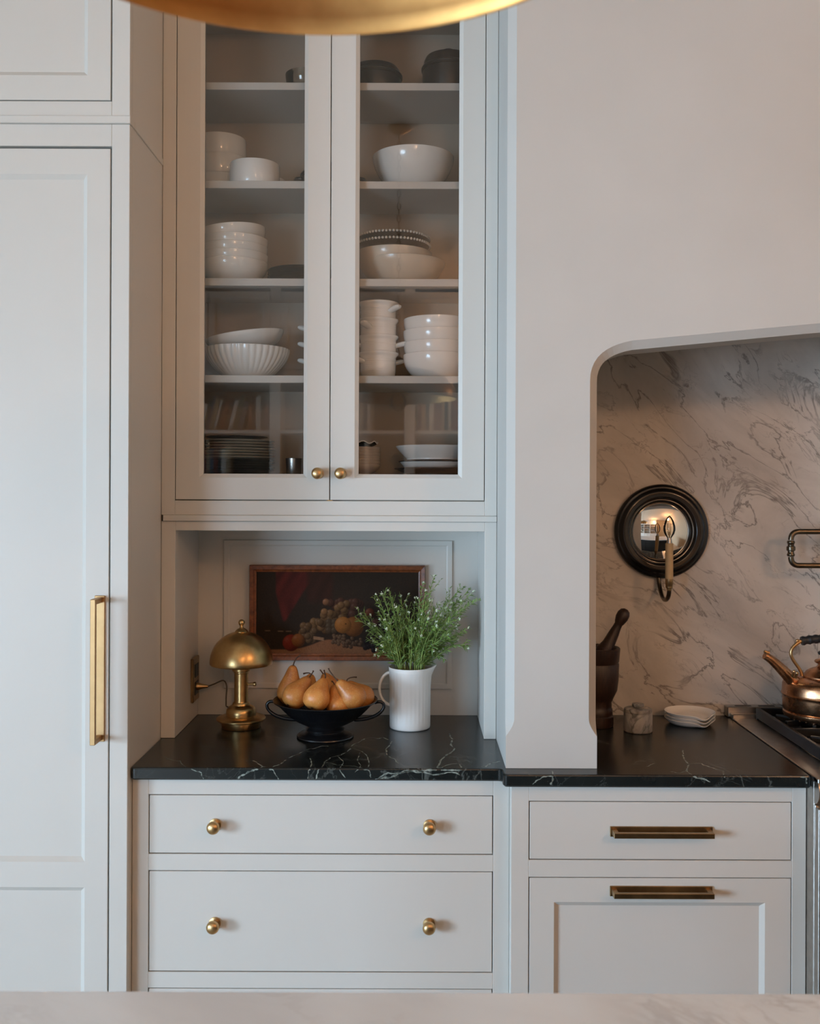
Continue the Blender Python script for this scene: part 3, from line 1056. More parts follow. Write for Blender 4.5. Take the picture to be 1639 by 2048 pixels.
obj('lid_knob', MB().lathe([(.006, .174), (.008, .178), (.018, .186), (.020, .190), (.016, .194), (0, .196)], 24, c=(KC.x, 2.91, zb)), 'black', ld)


def bez(p, n):
    out = []
    for i in range(n + 1):
        u = i / n
        q = [Vector(v) for v in p]
        while len(q) > 1:
            q = [a * (1 - u) + b * u for a, b in zip(q, q[1:])]
        out.append(q[0])
    return out


sp0 = P(1590, 1368, 2.90); sp1 = P(1562, 1338, 2.885); sp2 = P(1545, 1318, 2.88); sp3 = P(1528, 1311, 2.878)
pts = bez([sp0 + Vector((.02, 0, -.015)), sp0, sp1, sp2, sp3], 14)
obj('spout', MB().tube(pts, [.024 - .0135 * (i / 14) ** .8 for i in range(15)], 14), 'copper', t)
obj('whistle_flap', MB().tube([sp3 + Vector((.012, 0, .006)), sp3 + Vector((-.001, 0, .0125))], [.0065, .004], 8), 'darkbrass', t)
hpts = bez([P(1603, 1352, 2.91), P(1603, 1330, 2.91), P(1562, 1312, 2.91), P(1580, 1293, 2.91), P(1602, 1282, 2.91)], 16)
mir = [Vector((2 * KC.x - p.x, p.y, p.z)) for p in hpts]
hd = MB().tube(hpts + [hpts[-1].lerp(mir[-1], k / 8) + Vector((0, 0, .007 * math.sin(PI * k / 8))) for k in range(1, 8)] + mir[::-1], .0048, 10)
hh = obj('handle', hd, 'brass', t)
gp0, gp1 = hpts[-1], mir[-1]
nseg = 24
gp = [gp0.lerp(gp1, i / nseg) + Vector((0, 0, .007 * math.sin(PI * i / nseg))) for i in range(nseg + 1)]
obj('grip', MB().tube(gp, [.0125 + .0016 * math.sin(i * 1.9) for i in range(nseg + 1)], 14), 'black', hh)
for p, s in ((gp0, -1), (gp1, 1)):
    fb = MB().tube([p, p + Vector((s * .010, 0, .001))], .004, 10).sphere(p + Vector((s * .013, 0, .001)), .0048)
    obj('handle_finial', fb, 'brass', hh)
for px, py in ((1587, 1343), (1593, 1346)):
    q = P(px, py, 2.86)
    obj('spout_rivet', MB().sphere(q, .0045).tube([q, q + Vector((0, .012, -.016))], .004, 8), 'brass', t)

# ------------------------------------------------------------------ pot filler on the marble
yp = 3.02
t = thing('pot_filler', 'folded bronze pot filler arm on the marble wall above the kettle', 'faucet', (1.50, 3.12, W(1620, 1062, yp)[1]))
a0 = P(1581, 1063, yp); a1 = P(1581, 1131, yp)
rr = .026
xe = 1.50
up = [Vector((xe, yp, a0.z))] + bez([Vector((a0.x + rr, yp, a0.z)), Vector((a0.x, yp, a0.z)), Vector((a0.x, yp, a0.z - rr))], 8)
lo = bez([Vector((a0.x, yp, a1.z + rr)), Vector((a0.x, yp, a1.z)), Vector((a0.x + rr, yp, a1.z))], 8) + [Vector((xe - .06, yp, a1.z))]
obj('upper_arm', MB().tube(up, .0085, 14), 'bronze', t)
obj('lower_arm', MB().tube(lo, .0085, 14), 'bronze', t)
zz = (a0.z + a1.z) / 2
cl = MB().lathe([(0, -.024), (.0095, -.024), (.0118, -.021), (.0118, -.017), (.0095, -.014), (.0095, -.008), (.0128, -.006), (.0135, 0), (.0128, .006), (.0095, .008), (.0095, .014),
                 (.0118, .017), (.0118, .021), (.0095, .024), (0, .024)], 20, c=(a0.x, yp, zz))
obj('swivel_joint', cl, 'bronze', t)
wm = MB().tube([(xe, yp, a0.z), (xe, 3.119, a0.z)], .010, 14).lathe([(0, 0), (.032, 0), (.032, .006), (.014, .010), (0, .010)], 24, mat=Matrix.Rotation(PI / 2, 4, 'X'), c=(xe, 3.1205, a0.z))
obj('wall_flange', wm, 'bronze', t)
sg = xe - .06
obj('outlet_spout', MB().tube([(sg, yp, a1.z + .01), (sg, yp, a1.z - .07)], .0085, 14), 'bronze', t)
obj('lever', MB().tube([(sg, yp, a1.z + .01), (sg, yp, a1.z + .03), (sg + .05, yp, a1.z + .036)], .005, 10), 'bronze', t)

# ------------------------------------------------------------------ convex mirror sconce
mc = P(1325, 1063, 3.09)
t = thing('mirror_sconce', 'round convex mirror with an ebonised frame and a single candle light on the marble', 'wall light', (mc.x, 3.12, mc.z))
mw = Matrix.Translation((mc.x, 3.1205, mc.z)) @ Matrix.Rotation(PI / 2, 4, 'X')
prof = [(0, 0), (.146, 0), (.1475, .006), (.1475, .014), (.144, .019), (.138, .0225), (.134, .022), (.132, .024), (.126, .0285), (.117, .0305), (.112, .028), (.110, .0285), (.105, .026),
        (.100, .019), (.0985, .017), (.092, .0145), (.0905, .012), (.0895, .008), (0, .008)]
fo = obj('frame', MB().lathe(prof, 72, mat=mw), 'mirrorframe', t, sharp=60)
obj('silver_bead', MB().lathe([(.0985, .0168), (.1000, .0198), (.0985, .0205), (.0970, .0165)], 72, mat=mw), 'steel', fo, 'thin silvery ring inside the black frame')
RC = .215
cap = [(0, .009 + .0195)] + [(.0893 * k / 14, .009 + .0195 - (RC - math.sqrt(RC * RC - (.0893 * k / 14) ** 2))) for k in range(1, 15)]
obj('convex_mirror', MB().lathe(cap[::-1], 72, mat=mw), 'mirror', t, sharp=80)
yc = 2.985
c0 = P(1337.5, 1158, yc); c1 = P(1337, 1087, yc)
zc = c0.z
obj('candle_sleeve', MB().lathe([(0, 0), (.0118, 0), (.0116, c1.z - zc), (.0095, c1.z - zc + .001), (0, c1.z - zc + .001)], 24, c=(c0.x, yc, zc)), 'candle', t)
hz = P(1337, 1080, yc).z - zc
obj('lamp_holder', MB().lathe([(0, c1.z - zc), (.0085, c1.z - zc), (.0085, c1.z - zc + .004), (.0068, hz), (.0068, hz + .006), (0, hz + .006)], 20, c=(c0.x, yc, zc)), 'steel', t)
bz = hz + .004
bh = P(1337, 1031, yc).z - zc - bz
bp = [(.0055, bz), (.0075, bz + bh * .06), (.0150, bz + bh * .22), (.0180, bz + bh * .38), (.0172, bz + bh * .55), (.0128, bz + bh * .76), (.0065, bz + bh * .92), (.002, bz + bh * .985), (0, bz + bh)]
bl = obj('bulb', MB().lathe(bp, 28, c=(c0.x, yc, zc)), 'bulbglass', t)
fl = MB()
for k in range(5):
    a = 2 * PI * k / 5
    fl.tube([(c0.x + .004 * math.cos(a), yc + .004 * math.sin(a), zc + bz + bh * .15), (c0.x + .006 * math.cos(a), yc + .006 * math.sin(a), zc + bz + bh * .66)], .0007, 5)
fl.tube([(c0.x, yc, zc + bz), (c0.x, yc, zc + bz + bh * .3)], .002, 6)
obj('filament', fl, 'candle', bl)
cupz = P(1337, 1184, yc).z - zc
obj('socket_cup', MB().lathe([(0, cupz), (.004, cupz), (.0075, cupz + .006), (.0075, cupz + .010), (.0105, cupz + .013), (.0105, cupz + .022), (.0118, cupz + .024), (.0118, .0005), (0, .0005)], 24, c=(c0.x, yc, zc)), 'darkbrass', t)
arm = bez([Vector((mc.x - .008, 3.112, mc.z - .142)), Vector((mc.x - .004, 3.10, mc.z - .215)), Vector((c0.x, 3.03, mc.z - .225)), Vector((c0.x, yc, zc + cupz - .020)), Vector((c0.x, yc, zc + cupz + .004))], 18)
obj('arm', MB().tube(arm, .0066, 12), 'bronze', t)

# ------------------------------------------------------------------ mortar and pestle
MX, MY = .5415, 2.975
t = thing('mortar', 'tall turned dark wooden mortar half hidden behind the plaster column', 'mortar', (MX, MY, COUNTER))
mr = .0725
prof = [(0, .001), (.052, .001), (.0535, .006), (.0535, .030), (.050, .034), (.0505, .040), (.050, .052), (.0475, .056), (.048, .062), (.0475, .072), (.0535, .086), (.0640, .108), (.0680, .140),
        (.0690, .186), (.0665, .190), (.0690, .194), (.0720, .226), (.0725, .232), (.0700, .235), (.0640, .235), (.0605, .230), (.0580, .15), (.045, .10), (0, .09)]
obj('bowl', MB().lathe(prof, 48, c=(MX, MY, COUNTER)), 'mortar', t)
b0 = Vector((MX - .022, MY, COUNTER + .125)); b1 = P(1246, 1229, 2.975)
ax = (b1 - b0); Lp = ax.length; ax.normalize()
mt = Matrix.Translation(b0) @ ax.to_track_quat('Z', 'Y').to_matrix().to_4x4()
pp = [(0, 0), (.020, .002), (.029, .018), (.029, .075), (.0265, .108), (.0275, .112), (.0265, .118), (.0235, .121), (.019, .135), (.0155, .17), (.0125, Lp - .042), (.0122, Lp - .032), (.0150, Lp - .026),
      (.0190, Lp - .012), (.0188, Lp + .002), (.0140, Lp + .013), (.006, Lp + .018), (0, Lp + .0185)]
tag(obj('pestle', MB().lathe(pp, 32, mat=mt), 'mortar'), 'dark wooden pestle leaning in the wooden mortar', 'pestle')

# ------------------------------------------------------------------ salt cellar
SX, SY = W(1276, 1450, 2.90)[0], 2.905
t = thing('salt_cellar', 'small grey marble jar with a knobbed lid on the worktop', 'jar', (SX, SY, COUNTER))
obj('body', MB().lathe([(0, .0005), (.0395, .0005), (.0415, .003), (.0415, .054), (.0400, .0565), (0, .0565)], 40, c=(SX, SY, COUNTER)), 'saltmarble', t)
ld = obj('lid', MB().lathe([(0, .0568), (.0405, .0568), (.0412, .059), (.0400, .066), (.036, .068), (0, .068)], 40, c=(SX, SY, COUNTER)), 'saltmarble', t)
obj('knob', MB().lathe([(.013, .0675), (.013, .071), (.0175, .073), (.0180, .078), (.0165, .081), (.008, .0825), (0, .0825)], 28, c=(SX, SY, COUNTER)), 'saltmarble', ld)

# ------------------------------------------------------------------ stacked spoon rests
QX, QY = W(1380.5, 1440, 2.99)[0], 3.00
for i, lab in enumerate(('lowest white spoon rest of the stack of three on the worktop', 'middle white spoon rest of the stack of three on the worktop', 'top white spoon rest of the stack of three on the worktop')):
    z = COUNTER + .0006 + i * .0098
    a0_ = -PI / 2 + .36

    def dip(tt):
        dlt = (tt - a0_ + PI) % (2 * PI) - PI
        return math.exp(-(dlt / .30) ** 2)
    mb = MB()
    nn = 64
    rows = [(0, 0, 0), (.045, 0, 0), (.058, .002, .15), (.068, .009, .6), (.0735, .0165, 1), (.0752, .0185, 1), (.0745, .0195, 1), (.072, .0175, 1), (.066, .0105, .6), (.056, .0048, .15), (.044, .0036, 0), (0, .0036, 0)]
    vs = []; fs = []
    for (r, h, w) in rows:
        for k in range(nn):
            tt = 2 * PI * k / nn
            dz = -.0125 * dip(tt) * w
            vs.append((QX + r * math.cos(tt), QY + r * math.sin(tt), z + max(h + dz, .0012 if h > .003 else h) + (0.0 if i < 2 else 0)))
    for a in range(len(rows) - 1):
        for k in range(nn):
            j = (k + 1) % nn
            fs.append([a * nn + k, a * nn + j, (a + 1) * nn + j, (a + 1) * nn + k])
    mb.add(vs, fs, True)
    o = obj('spoon_rest', mb, 'white')
    tag(o, lab, 'spoon rest', 'stacked spoon rests')

# ------------------------------------------------------------------ brass table lamp
LX, LY = W(481.5, 1440, 2.93)[0], 2.935
t = thing('table_lamp', 'small brushed brass mushroom lamp on the dark worktop', 'lamp', (LX, LY, COUNTER))
c = (LX, LY, COUNTER)
bs = [(0, .0005), (.0560, .0005), (.0575, .003), (.0575, .019), (.060, .021), (.0700, .022), (.0722, .0245), (.0722, .0275), (.070, .030), (.056, .033), (.046, .034), (.0435, .036), (.0445, .044), (.0430, .054),
      (.037, .061), (.030, .0645), (.0265, .067), (.0255, .072), (.0228, .075), (0, .075)]
obj('base', MB().lathe(bs, 64, c=c), 'lampbrass', t)
st = [(.0218, .0745), (.0205, .080), (.0205, .160), (.0225, .162), (.0225, .166), (.0270, .168), (.0270, .174), (.020, .176), (.006, .178), (.006, .278), (0, .278)]
obj('stem', MB().lathe([(0, .0745)] + st, 40, c=c), 'lampbrass', t)
zs, hs, rs = .1875, .0965, .0925
sh = [(rs - .0012, zs)] + [(rs * math.cos(a), zs + .003 + (hs - .003) * math.sin(a) ** .95) for a in [PI / 2 * k / 18 for k in range(18)]] + [(.012, zs + hs)]
shin = [(r - .0015 if r > .02 else r - .001, z - .0012) for r, z in sh[::-1]]
obj('shade', MB().lathe(sh + shin + [(rs - .0013, zs)], 72, c=c), 'lampbrass', t)
fn = [(0, zs + hs - .002), (.0185, zs + hs - .004), (.0190, zs + hs), (.0165, zs + hs + .003), (.0130, zs + hs + .006), (.0075, zs + hs + .009), (.0050, zs + hs + .0125), (.0046, zs + hs + .016), (.0080, zs + hs + .020),
      (.0098, zs + hs + .0255), (.0082, zs + hs + .031), (.0035, zs + hs + .0345), (0, zs + hs + .035)]
obj('finial', MB().lathe(fn, 32, c=c), 'lampbrass', t)
sw = MB().tube([(LX + .019, LY - .002, COUNTER + .128), (LX + .036, LY - .002, COUNTER + .128)], .0035, 10)
sw.lathe([(0, 0), (.0045, .0005), (.0066, .004), (.0066, .008), (.0040, .0105), (0, .011)], 16, mat=Matrix.Translation((LX + .034, LY - .002, COUNTER + .128)) @ Matrix.Rotation(PI / 2, 4, 'Y'))
obj('switch', sw, 'lampbrass', t)
xw = NX0 + .001
pl = Vector((xw + .014, 3.035, W(405, 1372, 3.04)[1]))
cordp = [pl + Vector((.030, 0, 0)), P(428, 1368, 3.03), P(446, 1361, 3.02), P(453, 1372, 3.01), P(452, 1395, 3.0), P(452, 1412, 2.995)]
cpts = []
cc = [cordp[0]] + cordp + [cordp[-1]]
for i in range(1, len(cc) - 2):
    for k in range(6):
        u = k / 6
        p0, p1, p2, p3 = cc[i - 1:i + 3]
        cpts.append(.5 * ((2 * p1) + (p2 - p0) * u + (2 * p0 - 5 * p1 + 4 * p2 - p3) * u * u + (3 * p1 - p0 - 3 * p2 + p3) * u ** 3))
cpts += [cordp[-1], Vector((LX + .01, 2.995, COUNTER + .008)), Vector((LX + .01, 2.985, COUNTER + .008))]
obj('cord', MB().tube(cpts, .0022, 8), 'cord', t)
plg = MB().tube([pl - Vector((.009, 0, 0)), pl, pl + Vector((.012, 0, 0)), pl + Vector((.030, 0, 0))], [.011, .0115, .0075, .004], 14)
obj('plug', plg, 'brass', t)

# brass outlet plate on the left side of the niche
op0 = Vector((NX0, 2.995, W(386, 1407, 2.995)[1])); oz1 = W(386, 1318, 2.995)[1]
t = thing('outlet_plate', 'brass socket plate on the left side wall of the niche', 'socket', (NX0, 3.035, (op0.z + oz1) / 2))
obj('plate', MB().box(NX0 + .0002, NX0 + .009, 2.995, 3.075, op0.z, oz1, .0025), 'darkbrass', t)
for k in (0, 1):
    zc_ = op0.z + (oz1 - op0.z) * (.3 + .4 * k)
    obj('socket_face', MB().box(NX0 + .0088, NX0 + .0105, 3.012, 3.058, zc_ - .020, zc_ + .020, .0006), 'black', t)

# ------------------------------------------------------------------ footed bowl and pears
BX, BY = W(650, 1440, 2.82)[0], 2.825
t = thing('footed_bowl', 'black footed fruit bowl with two loop handles holding pears', 'bowl', (BX, BY, COUNTER))
c = (BX, BY, COUNTER)
rimz = .106
fp = [(0, .0005), (.0785, .0005), (.0810, .003), (.0800, .006), (.076, .008), (.0740, .0105), (.062, .0140), (.0545, .0175), (.0525, .020), (.0535, .0225), (.0560, .0250), (.0535, .0275), (.0500, .030), (.0480, .034), (0, .034)]
obj('foot', MB().lathe(fp, 64, c=c), 'pewterblack', t)


def flute(tt, z, r):
    w = max(0.0, min(1.0, (z - .045) / .02)) * max(0.0, min(1.0, (.094 - z) / .010))
    return 1 - .016 * w * abs(math.sin(tt * 38))


bp = [(0, .0335), (.048, .0335), (.062, .038), (.085, .050), (.106, .066), (.122, .082), (.132, .0925), (.139, .0975), (.1475, .103), (.1490, .1055), (.1478, .1070), (.1440, .1055), (.133, .097),
      (.118, .082), (.100, .066), (.078, .052), (.055, .043), (0, .040)]
obj('bowl', MB().lathe(bp, 228, c=c, mod=flute), 'pewterblack', t, sharp=50)
for s in (-1, 1):
    hp = bez([Vector((BX + s * .140, BY, COUNTER + .097)), Vector((BX + s * .168, BY, COUNTER + .110)), Vector((BX + s * .187, BY, COUNTER + .085)), Vector((BX + s * .160, BY, COUNTER + .054)),
              Vector((BX + s * .115, BY, COUNTER + .048)), Vector((BX + s * .082, BY, COUNTER + .048))], 22)
    obj('handle', MB().tube(hp, [.0036] * 12 + [.0040] * 11, 10, flat=1.25), 'pewterblack', t)

PEAR_PROF = [(0, -.033), (.006, -.0345), (.013, -.0350), (.022, -.0315), (.030, -.023), (.0350, -.010), (.0365, .002), (.0352, .014), (.0315, .026), (.0262, .038), (.0215, .049), (.0180, .059), (.0148, .068),
             (.0110, .0745), (.0060, .0782), (.002, .0785), (0, .0775)]
pears = [
    # bulge px, depth, tip px, tip depth, scale, stem vector (x,y,z), label
    ((579, 1386), 2.872, (586, 1331), 2.866, .98, (.016, 0, .022), 'tall upright pear at the left back of the bowl'),
    ((589, 1393), 2.768, (618, 1355), 2.800, .98, (.009, 0, .014), 'pear at the left front showing its dark blossom end'),
    ((632, 1398), 2.745, (647, 1364), 2.775, 1.02, (.000, .004, .010), 'squat speckled pear at the front centre of the bowl'),
    ((613, 1384), 2.838, (622, 1352), 2.880, .95, (-.017, 0, .004), 'pear wedged behind the two left pears'),
    ((652, 1393), 2.842, (650, 1356), 2.870, 1.0, (-.002, 0, .012), 'darker round pear behind the speckled front pear'),
    ((672, 1385), 2.905, (646, 1348), 2.895, .98, (-.006, -.006, .010), 'pale pear at the back tipped to the left'),
    ((677, 1413), 2.772, (669, 1371), 2.790, .98, (-.006, 0, .008), 'slim brown pear between the front pear and the right pear'),
    ((707, 1396), 2.772, (675, 1362), 2.770, 1.02, (-.020, .004, .026), 'large orange pear at the right front with a long curved stem'),
    ((725, 1396), 2.850, (694, 1365), 2.845, .98, (.020, 0, .012), 'pear at the far right of the bowl behind the large one'),
]
pear_me = None
for (bpx, bd, tpx, td, s, sv, lab) in pears:
    B = P(*bpx, bd); T = P(*tpx, td)
    ax = (T - B).normalized()
    q = ax.to_track_quat('Z', 'Y')
    r = thing('pear', lab, 'pear', B, 'pears in the black bowl')
    mtx = Matrix.Translation(B) @ q.to_matrix().to_4x4() @ Matrix.Rotation(random.uniform(0, 6), 4, 'Z') @ Matrix.Diagonal((s, s, s * max(.8, min(1.15, (T - B).length / .0785 / s)), 1))
    ph = random.uniform(0, 6)
    lump = lambda tt, z, rr, ph=ph: 1 + .028 * math.sin(tt * 2 + ph + z * 30) + .014 * math.sin(tt * 5 + ph * 2 + z * 60)
    obj('flesh', MB().lathe(PEAR_PROF, 36, mat=mtx, mod=lump), 'pear', r, sharp=70)
    tip = mtx @ Vector((0, 0, .077))
    sv = Vector(sv) * 1.35
    sp_ = bez([tip - ax * .003, tip + ax * sv.length * .5, tip + ax * sv.length * .35 + sv * .6, tip + sv], 8)
    obj('stem', MB().tube(sp_, [.0026, .0020, .0018, .0017, .0017, .0017, .0018, .0021, .0026], 7), 'twig', r)
    ca = MB().lathe([(0, -.0338), (.0035, -.0352), (.0042, -.0362), (.002, -.0357), (0, -.0350)], 10, mat=mtx)
    obj('blossom_end', ca, 'twig', r)

# ------------------------------------------------------------------ pitcher
TX, TY = W(819.5, 1400, 2.935)[0], 2.940
t = thing('pitcher', 'matte white ribbed porcelain pitcher holding green sprigs', 'pitcher', (TX, TY, COUNTER))
ph_, pr = .1805, .0605


def rib(tt, z, r):
    w = max(0, min(1, (z - .012) / .01)) * max(0, min(1, (ph_ - .02 - z) / .015)) if r > .056 else 0
    return 1 - .010 * w * (.5 + .5 * math.cos(tt * 30))


nn = 180
rows = [(0, .0005), (.0565, .0005), (.0590, .002), (.0600, .006), (.0603, .014), (.0605, .03), (.0608, .07), (.0612, .12), (.0618, .155), (.0624, .168), (.0632, ph_ - .001), (.0622, ph_), (.0610, ph_ - .001), (.0595, .165), (.0585, .12), (.0575, .012), (0, .010)]
vs, fs = [], []
for (r, z) in rows:
    for k in range(nn):
        tt = 2 * PI * k / nn
        rr = r * rib(tt, z, r)
        sgn = (tt + PI) % (2 * PI) - PI
        u = max(0, (z - .145) / (ph_ - .145)) if r > .03 else 0
        g_ = math.exp(-(sgn / .34) ** 2) * u ** 1.6
        vs.append((TX + (rr + .016 * g_) * math.cos(tt), TY + (rr + .016 * g_) * math.sin(tt), COUNTER + z + .006 * g_))
for a in range(len(rows) - 1):
    for k in range(nn):
        j = (k + 1) % nn
        fs.append([a * nn + k, a * nn + j, (a + 1) * nn + j, (a + 1) * nn + k])
obj('body', MB().add(vs, fs, True), 'matte', t, sharp=60)
hp = bez([Vector((TX - .057, TY, COUNTER + .163)), Vector((TX - .085, TY, COUNTER + .163)), Vector((TX - .104, TY, COUNTER + .120)), Vector((TX - .094, TY, COUNTER + .085)), Vector((TX - .075, TY, COUNTER + .068)), Vector((TX - .056, TY, COUNTER + .066))], 22)
obj('handle', MB().tube(hp, [.0062 - .0014 * math.sin(PI * i / 22) for i in range(23)], 12, flat=.85), 'matte', t)

# ------------------------------------------------------------------ sprigs in the pitcher
tips = [(868, 1153), (846, 1166), (851, 1182), (712, 1236), (722, 1229), (735, 1262), (743, 1277), (752, 1190), (763, 1187), (777, 1182), (779, 1196), (801, 1193), (757, 1224), (770, 1240), (818, 1226), (829, 1206),
        (836, 1230), (792, 1215), (805, 1240), (846, 1226), (878, 1206), (888, 1212), (902, 1206), (906, 1230), (920, 1196), (936, 1180), (946, 1184), (957, 1200), (925, 1176), (940, 1204), (915, 1250), (936, 1256),
        (934, 1296), (926, 1264), (884, 1240), (862, 1250), (876, 1276), (898, 1270), (758, 1310), (764, 1290), (774, 1275), (886, 1318), (894, 1300), (905, 1288), (800, 1262), (820, 1262), (842, 1272), (785, 1290),
        (858, 1200), (872, 1222), (786, 1238), (812, 1212), (890, 1256), (748, 1250), (768, 1300), (780, 1300), (795, 1285), (812, 1290), (830, 1290), (850, 1292), (866, 1300), (880, 1295), (822, 1245), (800, 1225), (856, 1238), (872, 1252), (776, 1258), (905, 1252), (918, 1222)]
special = {0: 'tallest green sprig rising past the right end of the picture frame', 3: 'thin sprig reaching farthest left over the painting', 27: 'sprig reaching farthest right towards the niche wall',
           32: 'wispy sprig drooping low on the right of the pitcher'}
RIMZ = COUNTER + ph_
for i, (px, py) in enumerate(tips):
    rnd = random.Random(100 + i)
    low = py > 1285
    dd = TY + rnd.uniform(-.085, .085) * (1.0 if not low else .5)
    tip = P(px, py, dd)
    dx, dy = tip.x - TX, tip.y - TY
    a = math.atan2(dy, dx)
    rr = min(.047, .010 + .32 * math.hypot(dx, dy)) * rnd.uniform(.75, 1.0)
    p1 = Vector((TX + rr * math.cos(a), TY + rr * math.sin(a), RIMZ + .004))
    p0 = Vector((TX + rr * .2 * math.cos(a) + rnd.uniform(-.02, .02), TY + rr * .2 * math.sin(a) + rnd.uniform(-.02, .02), COUNTER + .03))
    d1 = (p1 - p0).normalized()
    L_ = (tip - p1).length
    if low:
        m1 = p1 + Vector((dx * .35, dy * .35, .035)); m2 = tip + Vector((-dx * .25, -dy * .25, .030))
    else:
        m1 = p1 + d1 * L_ * .45; m2 = tip - Vector((dx * .30, dy * .30, L_ * rnd.uniform(.12, .3)))
    curve = bez([p1, m1, m2, tip], 14)
    stem = [p0, p0.lerp(p1, .5)] + curve
    side_ = 'leaning left over the painting' if px < 770 else 'standing left of the middle' if px < 815 else 'standing in the middle' if px < 855 else 'standing right of the middle' if px < 900 else 'leaning right towards the niche wall'
    lab = special.get(i, ('short leafy' if py > 1245 else 'tall flowering') + ' green sprig ' + side_ + ' in the white pitcher')
    r = thing('flower_sprig', lab, 'flower', p0, 'flowering sprigs in the white pitcher')
    sm, lf, bs_ = MB(), MB(), MB()
    sm.tube(stem, [.0013] * 3 + [.0013 - .0006 * k / 13 for k in range(len(stem) - 3)], 5)

    def leaf(p, d, ln, w):
        side = d.cross(Vector((rnd.uniform(-1, 1), rnd.uniform(-1, 1), rnd.uniform(-1, 1)))).normalized()
        nrm = d.cross(side)
        droop = Vector((0, 0, -ln * rnd.uniform(0, .35)))
        m_ = p + d * ln * .45 + nrm * ln * .06
        e_ = p + d * ln + droop
        lf.add([p, m_ + side * w, m_ - side * w, e_, m_ + nrm * w * .5, m_ - nrm * w * .3], [(0, 1, 4), (0, 4, 2), (1, 3, 4), (4, 3, 2), (0, 1, 5), (0, 5, 2), (1, 3, 5), (5, 3, 2)], False)

    def cluster(p, d):
        for _ in range(rnd.randint(6, 9)):
            o_ = Vector((rnd.gauss(0, 1), rnd.gauss(0, 1), rnd.gauss(0, 1))).normalized() * rnd.uniform(.0015, .0042) + d * .002
            bs_.sphere(p + o_, rnd.uniform(.0013, .0022), 5, 3)

    def rdir(d, spread):
        v = Vector((rnd.gauss(0, 1), rnd.gauss(0, .8), rnd.gauss(0, 1)))
        v = (v - d * v.dot(d)).normalized()
        return (d + v * spread).normalized()
    nc = len(curve)
    for k in range(1, nc):
        p, d = curve[k], (curve[k] - curve[k - 1]).normalized()
        for _ in range(rnd.choice((2, 3, 3, 4))):
            q = curve[k - 1].lerp(p, rnd.random())
            leaf(q, rdir(d, rnd.uniform(.5, 1.1)), rnd.uniform(.014, .030) * (1.2 - .5 * k / nc), rnd.uniform(.0014, .0026))
    nbr = 3 if low else rnd.randint(3, 5)
    for _ in range(nbr):
        k = rnd.randint(nc // 3, nc - 3)
        p, d = curve[k], (curve[k] - curve[k - 1]).normalized()
        d2 = rdir(d, rnd.uniform(.45, .9)); ln = rnd.uniform(.018, .040)
        e = p + d2 * ln + Vector((0, 0, ln * .25))
        br = bez([p, p + d2 * ln * .6, e], 5)
        e.y = min(e.y, 3.08)
        sm.tube(br, [.0008, .0007, .0007, .0006, .0006, .0005], 4)
        for kk in range(1, 6):
            leaf(br[kk], rdir((br[kk] - br[kk - 1]).normalized(), .8), rnd.uniform(.009, .018), .0014)
        if rnd.random() < .38:
            cluster(e, d2)
    dt = (curve[-1] - curve[-2]).normalized()
    if px < 870 and rnd.random() < .8 or rnd.random() < .4:
        cluster(tip, dt)
    else:
        for _ in range(5):
            leaf(tip, rdir(dt, .6), rnd.uniform(.008, .016), .0013)
    for mb_ in (sm, lf, bs_):
        mb_.v = [(min(v_[0], .1895), min(v_[1], 3.088), v_[2]) for v_ in mb_.v]
    obj('stem', sm, 'stem', r)
    obj('foliage', lf, 'leaf', r, None, 38, 'stuff')
    if bs_.v:
        obj('blossom', bs_, 'blossom', r, 'tiny white blossom clusters', 38, 'stuff')

# ------------------------------------------------------------------ old still life in a wooden frame
fx0, fz1 = W(499.5, 1129.5, 3.085); fx1, fz0 = W(849.5, 1321, 3.085)
t = thing('painting', 'dark old still life of grapes and fruit in a reddish wooden frame', 'painting', ((fx0 + fx1) / 2, 3.09, fz0))
yb, yf_ = 3.0919, 3.070
fw = W(513, 1200, 3.085)[0] - fx0
prof = [(0, yb), (0, yf_ + .004), (.002, yf_), (fw * .62, yf_ + .002), (fw * .75, yf_ + .0055), (fw, yf_ + .0075), (fw, yb)]
corners = [(fx0, fz0, 1, 1), (fx1, fz0, -1, 1), (fx1, fz1, -1, -1), (fx0, fz1, 1, -1)]
for k in range(4):
    a, b_ = corners[k], corners[(k + 1) % 4]
    vs = []
    for (cx_, cz_, ux, uz), e in ((a, 1), (b_, -1)):
        for (o_, y) in prof:
            sx_ = .0003 * e
            x = cx_ + ux * o_ + (sx_ if k in (0,) else -sx_ if k == 2 else 0)
            z = cz_ + uz * o_ + (sx_ if k == 1 else -sx_ if k == 3 else 0)
            vs.append((x, y, z))
    np_ = len(prof)
    fs = [[i, (i + 1) % np_, np_ + (i + 1) % np_, np_ + i] for i in range(np_)] + [list(range(np_)), list(range(np_, 2 * np_))]
    obj('frame_rail', MB().add(vs, fs), 'frame', t)
NXp, NZp = 300, 150
ax0, ax1, az0, az1 = fx0 + fw * .98, fx1 - fw * .98, fz0 + fw * .98, fz1 - fw * .98
# the picture, painted on the canvas: u right, v down, taken from the photograph's proportions
uu, vv = np.meshgrid(np.linspace(0, 1, NXp), np.linspace(0, 1, NZp))
asp = (ax1 - ax0) / (az1 - az0)
img = np.zeros((NZp, NXp, 3)); img[:] = (.0135, .0095, .0068)
img += (.004 * np.exp(-((uu - .6) ** 2 / .08 + (vv - .3) ** 2 / .1)))[..., None]


def lay(mask, colr):
    global img
    mask = np.clip(mask, 0, 1)[..., None]
    img = img * (1 - mask) + np.array(colr) * mask if not isinstance(colr, np.ndarray) else img * (1 - mask) + colr * mask


rngp = np.random.RandomState(3)
